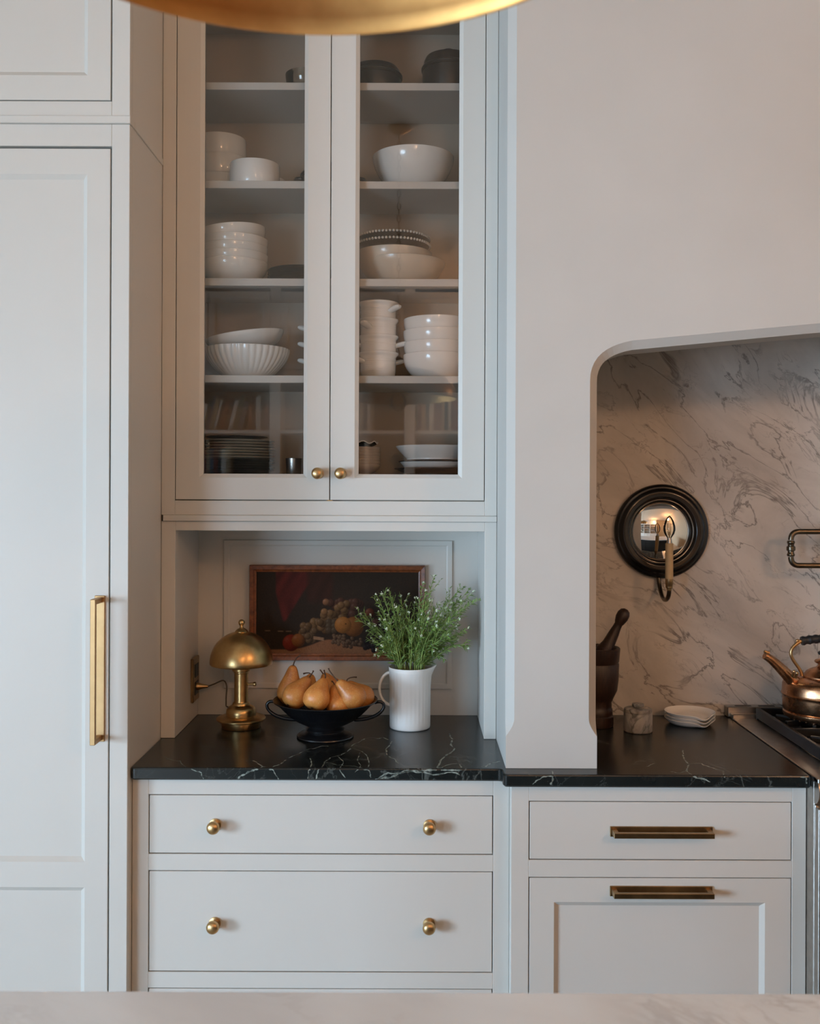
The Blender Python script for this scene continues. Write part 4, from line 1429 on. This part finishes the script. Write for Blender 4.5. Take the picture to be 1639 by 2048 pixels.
# drapery
edge = .11 + .10 * vv / .6
dl = np.clip((uu - (.115 + .12 * np.clip(vv - .25, 0, 1))) / .012, 0, 1)
drr = np.clip(((.335 - .30 * np.clip(vv - .15, 0, 1) ** .9) - uu) / .015, 0, 1)
dmask = dl * drr * np.clip((.62 - vv) / .03, 0, 1)
fold = .5 + .5 * np.sin(uu * 70 + 6 * np.sin(vv * 4)) * np.sin(vv * 5 + uu * 9)
lay(dmask * .95, np.stack([.030 + .030 * fold, .0065 + .004 * fold, .006 + .003 * fold], -1))
d2 = np.clip((uu - .30) / .02, 0, 1) * np.clip((.485 - uu) / .03, 0, 1) * np.clip((.42 - vv) / .1, 0, 1)
lay(d2 * .75, np.stack([.018 + .010 * fold, .008 + .003 * fold, .006 + .002 * fold], -1))
# table cloth
tb = np.clip((vv - (.945 - .12 * np.exp(-((uu - .45) / .13) ** 2) - .03 * np.exp(-((uu - .75) / .2) ** 2))) / .015, 0, 1)
lay(tb, np.stack([.12 + .05 * (1 - vv) + 0 * uu, .062 + 0 * uu, .034 + 0 * uu], -1))


def ball(u, v, r, colr, hi=.5, dark=.25, rough=0):
    d2_ = ((uu - u) * asp) ** 2 + (vv - v) ** 2
    m_ = np.clip((r - np.sqrt(d2_)) / .006, 0, 1)
    nx_ = np.clip((uu - u) * asp / r, -1, 1); nz_ = np.clip((vv - v) / r, -1, 1)
    ny_ = np.sqrt(np.clip(1 - nx_ ** 2 - nz_ ** 2, 0, 1))
    l_ = np.clip(-.5 * nx_ - .45 * nz_ + .74 * ny_, 0, 1)
    shd = dark + (1 - dark) * l_
    colr = np.array(colr)[None, None] * shd[..., None] + hi * .12 * (l_ ** 24)[..., None]
    lay(m_, colr)


for _ in range(26):      # dim pink grapes behind
    ball(.56 + rngp.randn() * .045, .36 + abs(rngp.randn()) * .08, .052, (.045, .022, .016), .15)
for k in range(62):      # pale grapes, heaped from lower left to the middle
    u0 = rngp.uniform(.27, .56)
    ball(u0, .70 - 1.05 * (u0 - .27) * rngp.uniform(.25, 1.15) + rngp.uniform(-.03, .09), .048, rngp.choice([1, .8, .6]) * np.array((.110, .066, .030)), .28)
for k in range(14):
    ball(.30 + rngp.uniform(-.02, .06), .76 + rngp.uniform(-.05, .1), .042, (.070, .045, .024), .22)
ball(.43, .37, .045, (.15, .078, .042), .3); ball(.42, .49, .046, (.15, .085, .038), .3)
for k in range(8):
    ball(.45 + .035 * (k % 3), .62 + .05 * (k // 3), .05, (.040, .030, .019), .2)
ball(.70, .50, .06, (.085, .028, .016), .2); ball(.735, .62, .055, (.045, .018, .014), .2)
ball(.60, .67, .125, (.125, .050, .014), .12, .35); ball(.535, .65, .105, (.21, .092, .024), .2, .35); ball(.552, .635, .012, (.02, .01, .004), 0)
ball(.215, .87, .105, (.115, .018, .012), .12, .3); ball(.26, .84, .085, (.125, .050, .016), .25, .3)
for k in range(16):
    ball(.50 + rngp.uniform(-.03, .04), .83 + rngp.uniform(-.05, .06), .026, (.075, .048, .030), .3)
for k in range(30):
    ball(.59 + rngp.uniform(-.05, .06), .86 + rngp.uniform(-.05, .06), .024, (.06, .036, .022), .35)
for k in range(22):
    ball(.72 + rngp.uniform(-.05, .09), .90 + rngp.uniform(-.07, .06), .035, (.010, .007, .009), .1)
ms = np.clip((.035 - abs(uu - .385)) / .006, 0, 1) * np.clip((.022 - abs(vv - .815 - .3 * (uu - .385))) / .006, 0, 1)
lay(ms, (.15, .095, .06))
for u0 in (.07, .15, .20):
    ms = np.clip((.02 - abs(uu - u0)) / .006, 0, 1) * np.clip((.008 - abs(vv - .72 - u0 * .05)) / .004, 0, 1)
    lay(ms * .7, (.10, .07, .045))
img *= (1 + .10 * rngp.randn(NZp, NXp))[..., None]
img = np.clip(img * np.array((1.6, 1.45, 1.3)) + np.array((.004, .0025, .0015)), 0, 1)
X = ax0 + (ax1 - ax0) * uu; Z = az1 - (az1 - az0) * vv
verts = np.stack([X, np.full_like(X, yf_ + .0105), Z], -1).reshape(-1, 3) - np.array(WO[t.name])[None]
ii = (np.arange(NZp - 1)[:, None] * NXp + np.arange(NXp - 1)[None]).ravel()
faces = np.stack([ii, ii + NXp, ii + NXp + 1, ii + 1], -1)
me = bpy.data.meshes.new('canvas')
me.from_pydata(verts.tolist(), [], faces.tolist())
ca = me.color_attributes.new('paint', 'FLOAT_COLOR', 'POINT')
rgba = np.ones((NZp * NXp, 4), np.float32); rgba[:, :3] = img.reshape(-1, 3)
ca.data.foreach_set('color', rgba.ravel())
m_, nt_, b__ = new_mat('oil_painting')
vc = nd(nt_, 'ShaderNodeVertexColor', layer_name='paint')
nt_.links.new(vc.outputs[0], b__.inputs['Base Color'])
b__.inputs['Roughness'].default_value = .6
b__.inputs['Specular IOR Level'].default_value = .12
bump(nt_, b__, noise(nt_, coords(nt_), 300, 3), .15, .001)
me.materials.append(m_)
o = bpy.data.objects.new('canvas', me); COL.objects.link(o); o.parent = t

# ------------------------------------------------------------------ dishes in the glass cabinet
def vessel(r, h, foot=.55, wall=.004, curve=2.0, lip=0.0, n=10, footh=.004):
    """outer and inner profile of a bowl of rim radius r and height h"""
    rf = r * foot
    out = [(0, footh * .3), (rf * .92, footh * .3), (rf * .93, 0), (rf, 0), (rf * 1.0, footh)]
    for k in range(1, n + 1):
        u = k / n
        out.append((rf + (r - rf) * (1 - (1 - u) ** curve), footh + (h - footh) * u))
    if lip:
        out.append((r + lip, h)); out.append((r + lip, h + .002))
    inn = [(r - wall * .5, h + .0012), (r - wall, h - .001)]
    for k in range(n - 1, -1, -1):
        u = k / n
        inn.append((max(.001, rf + (r - rf) * (1 - (1 - u) ** curve) - wall), footh + wall + (h - footh - wall) * u))
    inn.append((0, footh + wall))
    return out + inn


def one(name, prof, mat, loc, label, cat, group=None, n=48, rot=None, mod=None, parts=(), sharp=40, sx=1.0):
    t = thing(name, label, cat, (0, 0, 0), group)
    b = obj('body', MB().lathe(prof, n, mod=mod, sx=sx), mat, t, sharp=sharp)
    for (pn_, mb, m) in parts:
        obj(pn_, mb, m, t)
    t.location = loc
    if rot: t.rotation_euler = rot
    WO[t.name] = Vector(loc)
    return t


S5, S4, S3, S2, S1 = SHELF
E = .0006
ORD = ['lowest', 'second lowest', 'middle', 'second highest', 'topmost']


def X_(px, d, py=600):
    return W(px, py, d)[0]


# -- top shelf
def pot(name, px, d, r, h, label, lugs=True):
    hb_ = h * .62
    prof = [(0, .001), (r * .86, 0), (r * .95, .004), (r, .014), (r * 1.0, hb_ - .004), (r * 1.03, hb_ - .003), (r * 1.03, hb_), (r * .97, hb_), (r * .95, .012), (0, .010)]
    lid = [(r * .96, hb_ - .002), (r * 1.05, hb_ + .0005), (r * 1.055, hb_ + .005), (r * 1.02, hb_ + .009), (r * .97, hb_ + .011), (r * .95, h * .80), (r * .88, h * .88), (r * .60, h * .95), (r * .2, h * .975), (0, h * .98)]
    lm = MB().lathe(lid, 44)
    parts = [('lid', lm, 'pot')]
    t = one(name, prof, 'pot', (X_(px, d, 150), d, 0), label, 'pot', None, 44, None, None, parts)
    kb = MB().lathe([(r * .1, h * .96), (r * .1, h * 1.0), (r * .2, h * 1.02), (r * .2, h * 1.06), (0, h * 1.07)], 20)
    kn = bpy.data.objects.new('lid_knob', kb.mesh('lid_knob', 'pot')); COL.objects.link(kn)
    kn.parent = [c for c in t.children if c.name.startswith('lid')][0]
    if lugs:
        for s in (-1, 1):
            pts = bez([Vector((s * r * .97, -.028, hb_ * .8)), Vector((s * (r + .026), -.030, hb_ * .84)), Vector((s * (r + .026), .030, hb_ * .84)), Vector((s * r * .97, .028, hb_ * .8))], 10)
            l_ = bpy.data.objects.new('lug_handle', MB().tube(pts, .006, 8).mesh('lug_handle', 'pot')); COL.objects.link(l_)
            l_.parent = t
    return t


a = pot('lidded_pot', 750, 2.98, .078, .107, 'low dark lidded pot on the top shelf behind the right glass door', False); a.location.z = S1 + E
b = pot('lidded_pot', 896, 2.975, .077, .142, 'taller dark lidded pot at the right end of the top shelf', False); b.location.z = S1 + E
b = pot('lidded_pot', 661, 3.00, .086, .092, 'dark lidded pot half hidden behind the meeting stiles of the doors', True); b.location.z = S2 + E
one('glass_bowl', vessel(.062, .075, .5, .003), 'dishglass', (X_(612, 2.98, 130), 2.98, S1 + E), 'clear glass bowl alone on the left of the top shelf', 'bowl')

# -- second shelf
cyl = lambda r, h: [(0, .002), (r * .93, .002), (r * .94, 0), (r * .975, 0), (r, .004), (r, h - .002), (r - .001, h), (r - .004, h), (r - .005, h - .002), (r - .006, .008), (0, .006)]
for k in range(3):
    one('straight_dish', cyl(.077 - .0006 * (k == 0), .0585), 'white', (X_(441, 3.02, 300) + .001 * (k % 2), 3.02, S2 + E + k * .0590),
        ['lowest', 'middle', 'topmost'][k] + ' straight white dish of the stack of three at the left of the second shelf', 'dish', 'stacked straight white dishes')
one('ramekin', cyl(.073, .0665), 'white', (X_(509.5, 2.92, 340), 2.918, S2 + E), 'low white ramekin in front of the straight white dishes', 'dish')
one('ramekin', cyl(.050, .062), 'white', (X_(538, 3.04, 340), 3.045, S2 + E), 'small white ramekin peeping out behind the larger ramekin', 'dish')
one('serving_bowl', vessel(.122, .108, .52, .004, 1.75), 'white', (X_(826, 2.975, 330), 2.972, S2 + E), 'large plain white bowl alone at the right of the second shelf', 'bowl', n=64)

# -- third shelf
zz = S3 + E
hs_ = .066
for k in range(5):
    rt = None if k < 4 else (math.radians(1.5), math.radians(-5.5), 0)
    one('soup_bowl', vessel(.1005 - .0005 * (k % 2), hs_, .56, .0035, 2.4), 'white', (X_(467, 2.955, 500) + (.0015 if k % 2 else 0), 2.957, zz + k * .0232 + (.006 if k == 4 else 0)),
        ORD[k] + (', tilted' if k == 4 else '') + ' white bowl of the stack of five at the left of the third shelf', 'bowl', 'five stacked white bowls', rot=rt)
plate = lambda r, h: [(0, .001), (r * .56, 0), (r * .60, .002), (r * .70, h * .35), (r * .97, h * .92), (r, h), (r * .985, h + .0015), (r * .68, h * .35 + .003), (r * .58, .004), (0, .004)]
pz = [0, .0105, .0205, .030, .039]
for k in range(5):
    one('black_plate', plate(.103 - .001 * (k % 3), .0125), 'blackplate', (X_(603, 3.01, 540) + (.002 if k % 2 else -.001), 3.003, zz + pz[k]),
        ORD[k] + ' black plate of the stack beside the five white bowls', 'plate', 'stacked black plates')
one('oval_bowl', vessel(.126, .074, .55, .004, 1.7), 'cream', (X_(804, 2.975, 530), 2.977, zz), 'wide cream bowl with a smaller bowl inside it on the third shelf', 'bowl', n=64, sx=1.02)
one('nested_bowl', vessel(.114, .092, .52, .004, 1.9), 'cream', (X_(787, 2.97, 520), 2.970, zz + .0085), 'cream bowl set inside the wide cream bowl under the beaded plates', 'bowl', n=64)
for k in range(2):
    rr_ = .112 - .002 * k
    bd_ = MB()
    for q in range(66):
        aa = 2 * PI * q / 66
        bd_.sphere((rr_ * math.cos(aa), rr_ * math.sin(aa), .0165), .0042, 6, 4)
    px_, dd_ = 785, 2.968
    t = one('beaded_plate', [(0, .002), (rr_ * .5, 0), (rr_ * .55, .002), (rr_ * .95, .0135), (rr_, .0165), (rr_ * .97, .0185), (rr_ * .55, .006), (0, .005)], 'silver',
            (X_(px_, dd_, 480), dd_, zz + .1055 + k * .0205), ('lower' if k == 0 else 'upper') + ' of two smoky plates with beaded rims lying on the cream bowl', 'plate', 'beaded plates')
    obj_ = bpy.data.objects.new('beaded_rim', bd_.mesh('beaded_rim', 'bead')); COL.objects.link(obj_); obj_.parent = t
    tag(obj_, 'pale beads round the rim', kind='stuff')

# -- fourth shelf
zz = S4 + E


def fl_(tt, z, r):
    w = max(0, min(1, (z - .008) / .02))
    return 1 + .022 * w * (abs(math.cos(tt * 20)) - .5)


one('fluted_bowl', vessel(.1265, .0905, .50, .005, 1.9), 'white', (X_(494, 2.975, 720), 2.972, zz), 'scalloped white bowl with fluted sides at the left of the fourth shelf', 'bowl', n=240, mod=fl_, sharp=50)
one('salad_bowl', vessel(.118, .062, .42, .0035, 1.8), 'white', (X_(492, 2.975, 680) + .006, 2.968, zz + .0715), 'plain white bowl lying tilted in the fluted bowl', 'bowl', n=64, rot=(math.radians(3), math.radians(-8.5), 0))
crock_prof = [(0, .002), (.036, .002), (.037, 0), (.044, 0), (.049, .006), (.0525, .022), (.0530, .050), (.0535, .066), (.0575, .0715), (.0600, .074), (.0602, .0785), (.0585, .0795), (.0555, .0765), (.050, .066), (.049, .010), (0, .008)]
ribm = lambda tt, z, r: 1 + (.008 * math.sin(z * 1100) if .012 < z < .062 and r > .0515 else 0)
cp2 = []
for (r0, z0_), (r1, z1_) in zip(crock_prof, crock_prof[1:]):
    ns = 14 if r0 > .05 and r1 > .05 and .02 < z0_ < .06 and z1_ > z0_ else 1
    for k in range(ns):
        cp2.append((r0 + (r1 - r0) * k / ns, z0_ + (z1_ - z0_) * k / ns))
cp2.append(crock_prof[-1])


def crock(px, d, z, ang, label, grp, two=True):
    def hm(a):
        ca, sa = math.cos(a), math.sin(a)
        pts = [Vector((ca * rad - sa * off, sa * rad + ca * off, zz_)) for rad, off, zz_ in ((.046, 0, .050), (.062, 0, .055), (.078, 0, .060), (.088, 0, .061))]
        mb = MB()
        mb.tube(bez(pts, 8), [.012, .0128, .0132, .0136, .0138, .0138, .0130, .0110, .006], 12, flat=.55)
        return mb
    parts = [('handle', hm(ang), 'white')]
    if two:
        parts.append(('handle', hm(ang + PI), 'white'))
    return one('soup_crock', cp2, 'white', (X_(px, d, 680), d, z), label, 'crock', grp, 48, None, ribm, parts, 50)


R4 = ['lowest', 'second lowest', 'second highest', 'topmost']
angs = [math.radians(v) for v in (-150, 4, -120, -42)]
for k in range(4):
    crock(756, 2.955, zz + k * .0800 * .62, angs[k], R4[k] + ' lug handled crock of the stack beside the plain white bowls', 'stacked soup crocks')
for k in range(3):
    crock(654, 2.985, zz + k * .0496, math.radians(4), ['lowest', 'middle', 'topmost'][k] + ' crock of the stack hidden behind the meeting stiles of the doors', 'soup crocks behind the door stiles')
for k in range(4):
    one('deep_bowl', vessel(.0985, .0745, .60, .004, 2.5), 'white', (X_(872, 2.97, 690) + (.001 if k % 2 else 0), 2.968, zz + k * .0352),
        R4[k] + ' deep white bowl of four at the right of the fourth shelf', 'bowl', 'four stacked white bowls', 56)

# -- cabinet floor
zz = S5 + E
xq, dq = X_(470, 2.975, 900), 2.972
for k in range(5):
    one('dinner_plate', plate(.119, .0125), 'blackplate', (xq + (.001 if k % 2 else -.001), dq, zz + k * .0075),
        ORD[k] + ' black dinner plate under the tan plates on the cabinet floor', 'plate', 'black dinner plates')
lt7 = ['lowest', 'second from the bottom', 'third from the bottom', 'fourth from the bottom', 'third from the top', 'second from the top', 'topmost']
for k in range(7):
    one('tan_plate', plate(.1185 - .0012 * (k % 3), .0125), 'tan', (xq + (.002 if k % 2 else 0), dq, zz + .0385 + k * .0082),
        lt7[k] + ' tan plate of the stack on the black dinner plates', 'plate', 'stacked tan plates')
one('side_plate', plate(.092, .010), 'blackplate', (xq + .006, dq, zz + .1020), 'small dark plate lying on top of the tan plates', 'plate')
one('tumbler', [(0, 0), (.020, 0), (.0215, .003), (.024, .048), (.0232, .049), (.020, .006), (0, .005)], 'steel', (X_(589, 2.95, 930), 2.93, zz), 'small grey metal cup beside the plates on the cabinet floor', 'cup')
for k in range(7):
    one('dessert_bowl', vessel(.0695, .030, .62, .003, 2.0), 'tan', (X_(714, 2.95, 910), 2.945, zz + k * .0085),
        lt7[k] + ' small tan bowl under the dark wavy dish', 'bowl', 'stacked tan bowls')
wv = lambda tt, z, r: 1.0
sm_ = []
nn = 72
rows = [(0, 0), (.040, 0), (.052, .004), (.060, .0085), (.061, .0100), (.0585, .0095), (.050, .0058), (.038, .002), (0, .002)]
vs, fs = [], []
for (r, z) in rows:
    for k in range(nn):
        tt = 2 * PI * k / nn
        w = max(0, (r - .04) / .021)
        vs.append((r * math.cos(tt), r * math.sin(tt), z + w * .0035 * (1 + math.sin(tt * 9))))
for a_ in range(len(rows) - 1):
    for k in range(nn):
        fs.append([a_ * nn + k, a_ * nn + (k + 1) % nn, (a_ + 1) * nn + (k + 1) % nn, (a_ + 1) * nn + k])
t = thing('scalloped_dish', 'dark dish with a wavy pale rim on top of the tan bowls', 'dish', (0, 0, 0))
obj('body', MB().add(vs, fs, True), 'blackplate', t)
rim_pts = [(.0605 * math.cos(2 * PI * k / nn), .0605 * math.sin(2 * PI * k / nn), .0098 + .0035 * (1 + math.sin(2 * PI * k / nn * 9))) for k in range(nn + 1)]
obj('rim', MB().tube(rim_pts, .0016, 6), 'white', t, 'wavy pale rim')
t.location = (X_(714, 2.95, 890), 2.945, zz + .0822)
# white platters with dark rims
xw_, dw_ = X_(868, 2.965, 910), 2.966
for k, (r, h, z, lab, mt_) in enumerate(((.116, .019, 0, 'low dark platter at the bottom of the right hand pile on the cabinet floor', 'blackplate'),
                                         (.103, .034, .0062, 'white enamel dish with a dark rim in the middle of the right hand pile', 'white'),
                                         (.115, .040, .0462, 'white flared dish on top of the right hand pile on the cabinet floor', 'white'))):
    prof = vessel(r, h, .72, .003, 1.15)
    t = one('enamel_dish' if k else 'dark_platter', prof, mt_, (xw_, dw_, zz + z), lab, 'dish', None, 64)
    if k < 2:
        rimo = bpy.data.objects.new('rim', MB().lathe([(r - .0035, h - .0008), (r + .003, h - .001), (r + .0042, h + .0008), (r + .002, h + .0026), (r - .0035, h + .0022), (r - .0035, h - .0008)], 64).mesh('rim', 'blackplate'))
        COL.objects.link(rimo); rimo.parent = t; tag(rimo, 'dark rolled rim')

# ------------------------------------------------------------------ island in front of the camera
IZ = .93
t = thing('island', 'kitchen island with a white marble top across the bottom of the view', 'kitchen island', (-.1, .75, 0))
obj('marble_top', slab([(-.74, .20), (1.9, .20), (1.9, 1.352), (-.74, 1.352)], IZ - .035, IZ, .003), 'island', t)
ib = MB().box(-.70, 1.82, .50, 1.30, .09, IZ - .036, .002).box(-.66, 1.78, .56, 1.24, 0, .09)
obj('base', ib, 'charcoal', t)
for k in range(3):
    x0 = -.64 + k * .82
    dm = MB().ring((x0, x0 + .78, .14, .86), (x0 + .07, x0 + .71, .21, .79), 0, .02, .010, .008)
    dm.v = [(x, 1.3205 - y, z) for x, y, z in dm.v]
    dp = obj('panel_frame', dm, 'charcoal', t)
    obj('panel', MB().box(x0 + .065, x0 + .715, 1.301, 1.309, .205, .795), 'charcoal', dp)

# ------------------------------------------------------------------ pendant lamp over the island
PD, PR = .715, .290
PX = -.089
PZ = 2.0735
t = thing('pendant_lamp', 'large gold lined dome pendant hanging over the island at the top of the view', 'lamp', (PX, PD, PZ))
c = (PX, PD, PZ)
hd_ = .155
so = [(PR, 0), (PR + .0035, .0015), (PR + .0035, .005)] + [(PR * math.cos(u) + .002, .006 + hd_ * math.sin(u) ** .9) for u in [PI / 2 * k / 20 for k in range(1, 19)]] + [(.030, hd_ + .006)]
si = [(.028, hd_ + .003)] + [(PR * math.cos(u) - .001, .003 + (hd_ - .003) * math.sin(u) ** .9) for u in [PI / 2 * k / 20 for k in range(18, 0, -1)]] + [(PR - .002, .002), (PR, 0)]
obj('shade', MB().lathe(so, 96, c=c), 'darkbrass', t, sharp=60)
obj('shade_lining', MB().lathe(si, 96, c=c), 'goldleaf', t, 'gold leaf inside of the dome', 60)
obj('socket', MB().lathe([(0, .05), (.018, .05), (.021, .055), (.021, .10), (.030, .12), (.034, hd_), (.034, hd_ + .035), (.022, hd_ + .050), (.008, hd_ + .055), (0, hd_ + .055)], 32, c=c), 'darkbrass', t)
obj('bulb', MB().lathe([(0, -.062), (.015, -.058), (.034, -.040), (.042, -.015), (.038, .008), (.022, .034), (.014, .052), (0, .054)], 32, c=c), 'bulbglass', t)
lk = MB().tube([(0.0085 * math.cos(2 * PI * k / 12), 0, .018 * math.sin(2 * PI * k / 12)) for k in range(13)], .0024, 6, False).mesh('chain_link', 'darkbrass')
ztop = CEIL - .03
nl = int((ztop - (PZ + hd_ + .055)) / .0305)
for k in range(nl):
    place('chain_link', lk, t, (PX, PD, PZ + hd_ + .055 + .012 + k * .0305), None, (0, 0, PI / 2 * (k % 2)))
obj('ceiling_rose', MB().lathe([(0, CEIL - .001 - PZ), (.060, CEIL - .001 - PZ), (.060, CEIL - .010 - PZ), (.035, CEIL - .026 - PZ), (.010, CEIL - .034 - PZ), (0, CEIL - .034 - PZ)], 36, c=c), 'darkbrass', t)

# ------------------------------------------------------------------ bookcase opposite (seen in the glass and in the convex mirror)
yb0, yb1 = RY0 + .003, RY0 + .34
t = thing('bookcase', 'built in bookcase opposite, seen only as a reflection in the glass doors', 'bookcase', (-.6, yb1, 0))
xs = [-2.36, -1.205, -.055, 1.10]
pw_ = .045
bk = MB()
for x in xs:
    bk.box(x - pw_, x + pw_, yb0, yb1, 0, 3.36, .002)
obj('upright_posts', bk, 'paint', t)
obj('back_board', MB().box(xs[0], xs[-1], yb0, yb0 + .012, 0, 3.36), 'inside', t)
SHZ = [.92, 1.34, 1.76, 2.145]
for i in range(3):
    for z in SHZ:
        obj('shelf', MB().box(xs[i] + pw_, xs[i + 1] - pw_, yb0 + .012, yb1 - .004, z - .028, z, .001), 'paint', t)
    obj('head_rail', MB().box(xs[i] + pw_, xs[i + 1] - pw_, yb0 + .012, yb1 - .002, 2.56, 2.66, .001), 'paint', t)
    for q in range(2):
        w_ = (xs[i + 1] - xs[i] - 2 * pw_) / 2
        for (za, zb_) in ((2.665, 3.33), (.10, .885)):
            xa = xs[i] + pw_ + q * w_ + .003; xb = xa + w_ - .006
            dm = MB().ring((xa, xb, za, zb_), (xa + .06, xb - .06, za + .06, zb_ - .06), 0, .02, .008, .008)
            dm.v = [(x, yb1 - y, z) for x, y, z in dm.v]
            dr = obj('cupboard_door', dm, 'paint', t)
            obj('panel', MB().box(xa + .055, xb - .055, yb1 - .017, yb1 - .010, za + .055, zb_ - .055), 'paint', dr)
obj('cornice', MB().box(xs[0] - pw_, xs[-1] + pw_, yb0, yb1 + .02, 3.362, CEIL - .001, .004), 'paint', t)
bcol = [((.50, .47, .42), 'pale'), ((.05, .09, .07), 'green'), ((.16, .05, .03), 'red brown'), ((.05, .045, .04), 'dark'), ((.32, .24, .15), 'tan'), ((.10, .12, .15), 'blue grey')]
bmats = [simple('book_' + n_.replace(' ', '_'), c_, .6, var=.15, nscale=20) for c_, n_ in bcol]
rb_ = random.Random(11)


def books(x0, x1, z, lean, order=None, shelfname='', bay=''):
    x = x0; i = 0
    while x < x1 - .02:
        w_ = rb_.uniform(.022, .044); h_ = rb_.uniform(.22, .30); d_ = rb_.uniform(.16, .21)
        k = order[i % len(order)] if order else rb_.randrange(6)
        mb = MB().box(0, w_, 0, d_, 0, h_, .002)
        rot = math.radians(lean) if lean else 0
        t_ = bpy.data.objects.new('book', mb.mesh('book', bmats[k])); COL.objects.link(t_)
        if lean > 0:
            t_.location = (x + .004, yb1 - d_ - .04, z + .0008 + .0)
            t_.rotation_euler = (0, rot, 0)
            t_.location.z += w_ * math.sin(rot)
            step_ = w_ / math.cos(rot) + .002
        else:
            t_.location = (x, yb1 - d_ - .04, z + .0008); step_ = w_ + .0012
        tag(t_, f'{bcol[k][1]} book {"leaning" if lean else "upright"} on the {shelfname} of the {bay} bay of the reflected bookcase', 'book', f'{bcol[k][1]} books {"leaning" if lean else "upright"} on the {shelfname}, {bay} bay')
        x += step_; i += 1


books(-1.98, -1.50, 2.145, 14, [3, 2, 3, 0, 1, 5, 4, 0], 'top shelf', 'left')
books(-1.44, -1.26, 2.145, 0, [2, 3, 0, 3], 'top shelf', 'left')
books(-.52, -.36, 2.145, 0, [0, 4, 3], 'top shelf', 'middle')
books(.02, .62, 2.145, 0, [2, 4, 3, 0, 2], 'top shelf', 'right')
books(-2.2, -1.6, 1.76, 0, None, 'second shelf', 'left')
books(-.95, -.35, 1.76, 0, None, 'second shelf', 'middle')
books(.1, .7, 1.34, 0, None, 'third shelf', 'right')
books(-2.1, -1.5, 1.34, 0, None, 'third shelf', 'left')

# unseen globes added behind the camera as warm fill light
for i, (x, y, lab) in enumerate(((2.5, -.6, 'added warm fill globe on the range side of the room'), (.7, -2.3, 'added warm fill globe nearer the bookcase'))):
    t = thing('added_fill_globe', lab, 'lamp', (x, y, CEIL - .001), 'added warm fill globes')
    obj('base', MB().lathe([(0, 0), (.07, 0), (.07, -.02), (.03, -.035), (.006, -.04), (.006, -.44), (0, -.44)], 28, c=(x, y, CEIL - .001)), 'brass', t)
    obj('globe', MB().sphere((x, y, CEIL - .575), .142, 28, 16), 'globe', t)
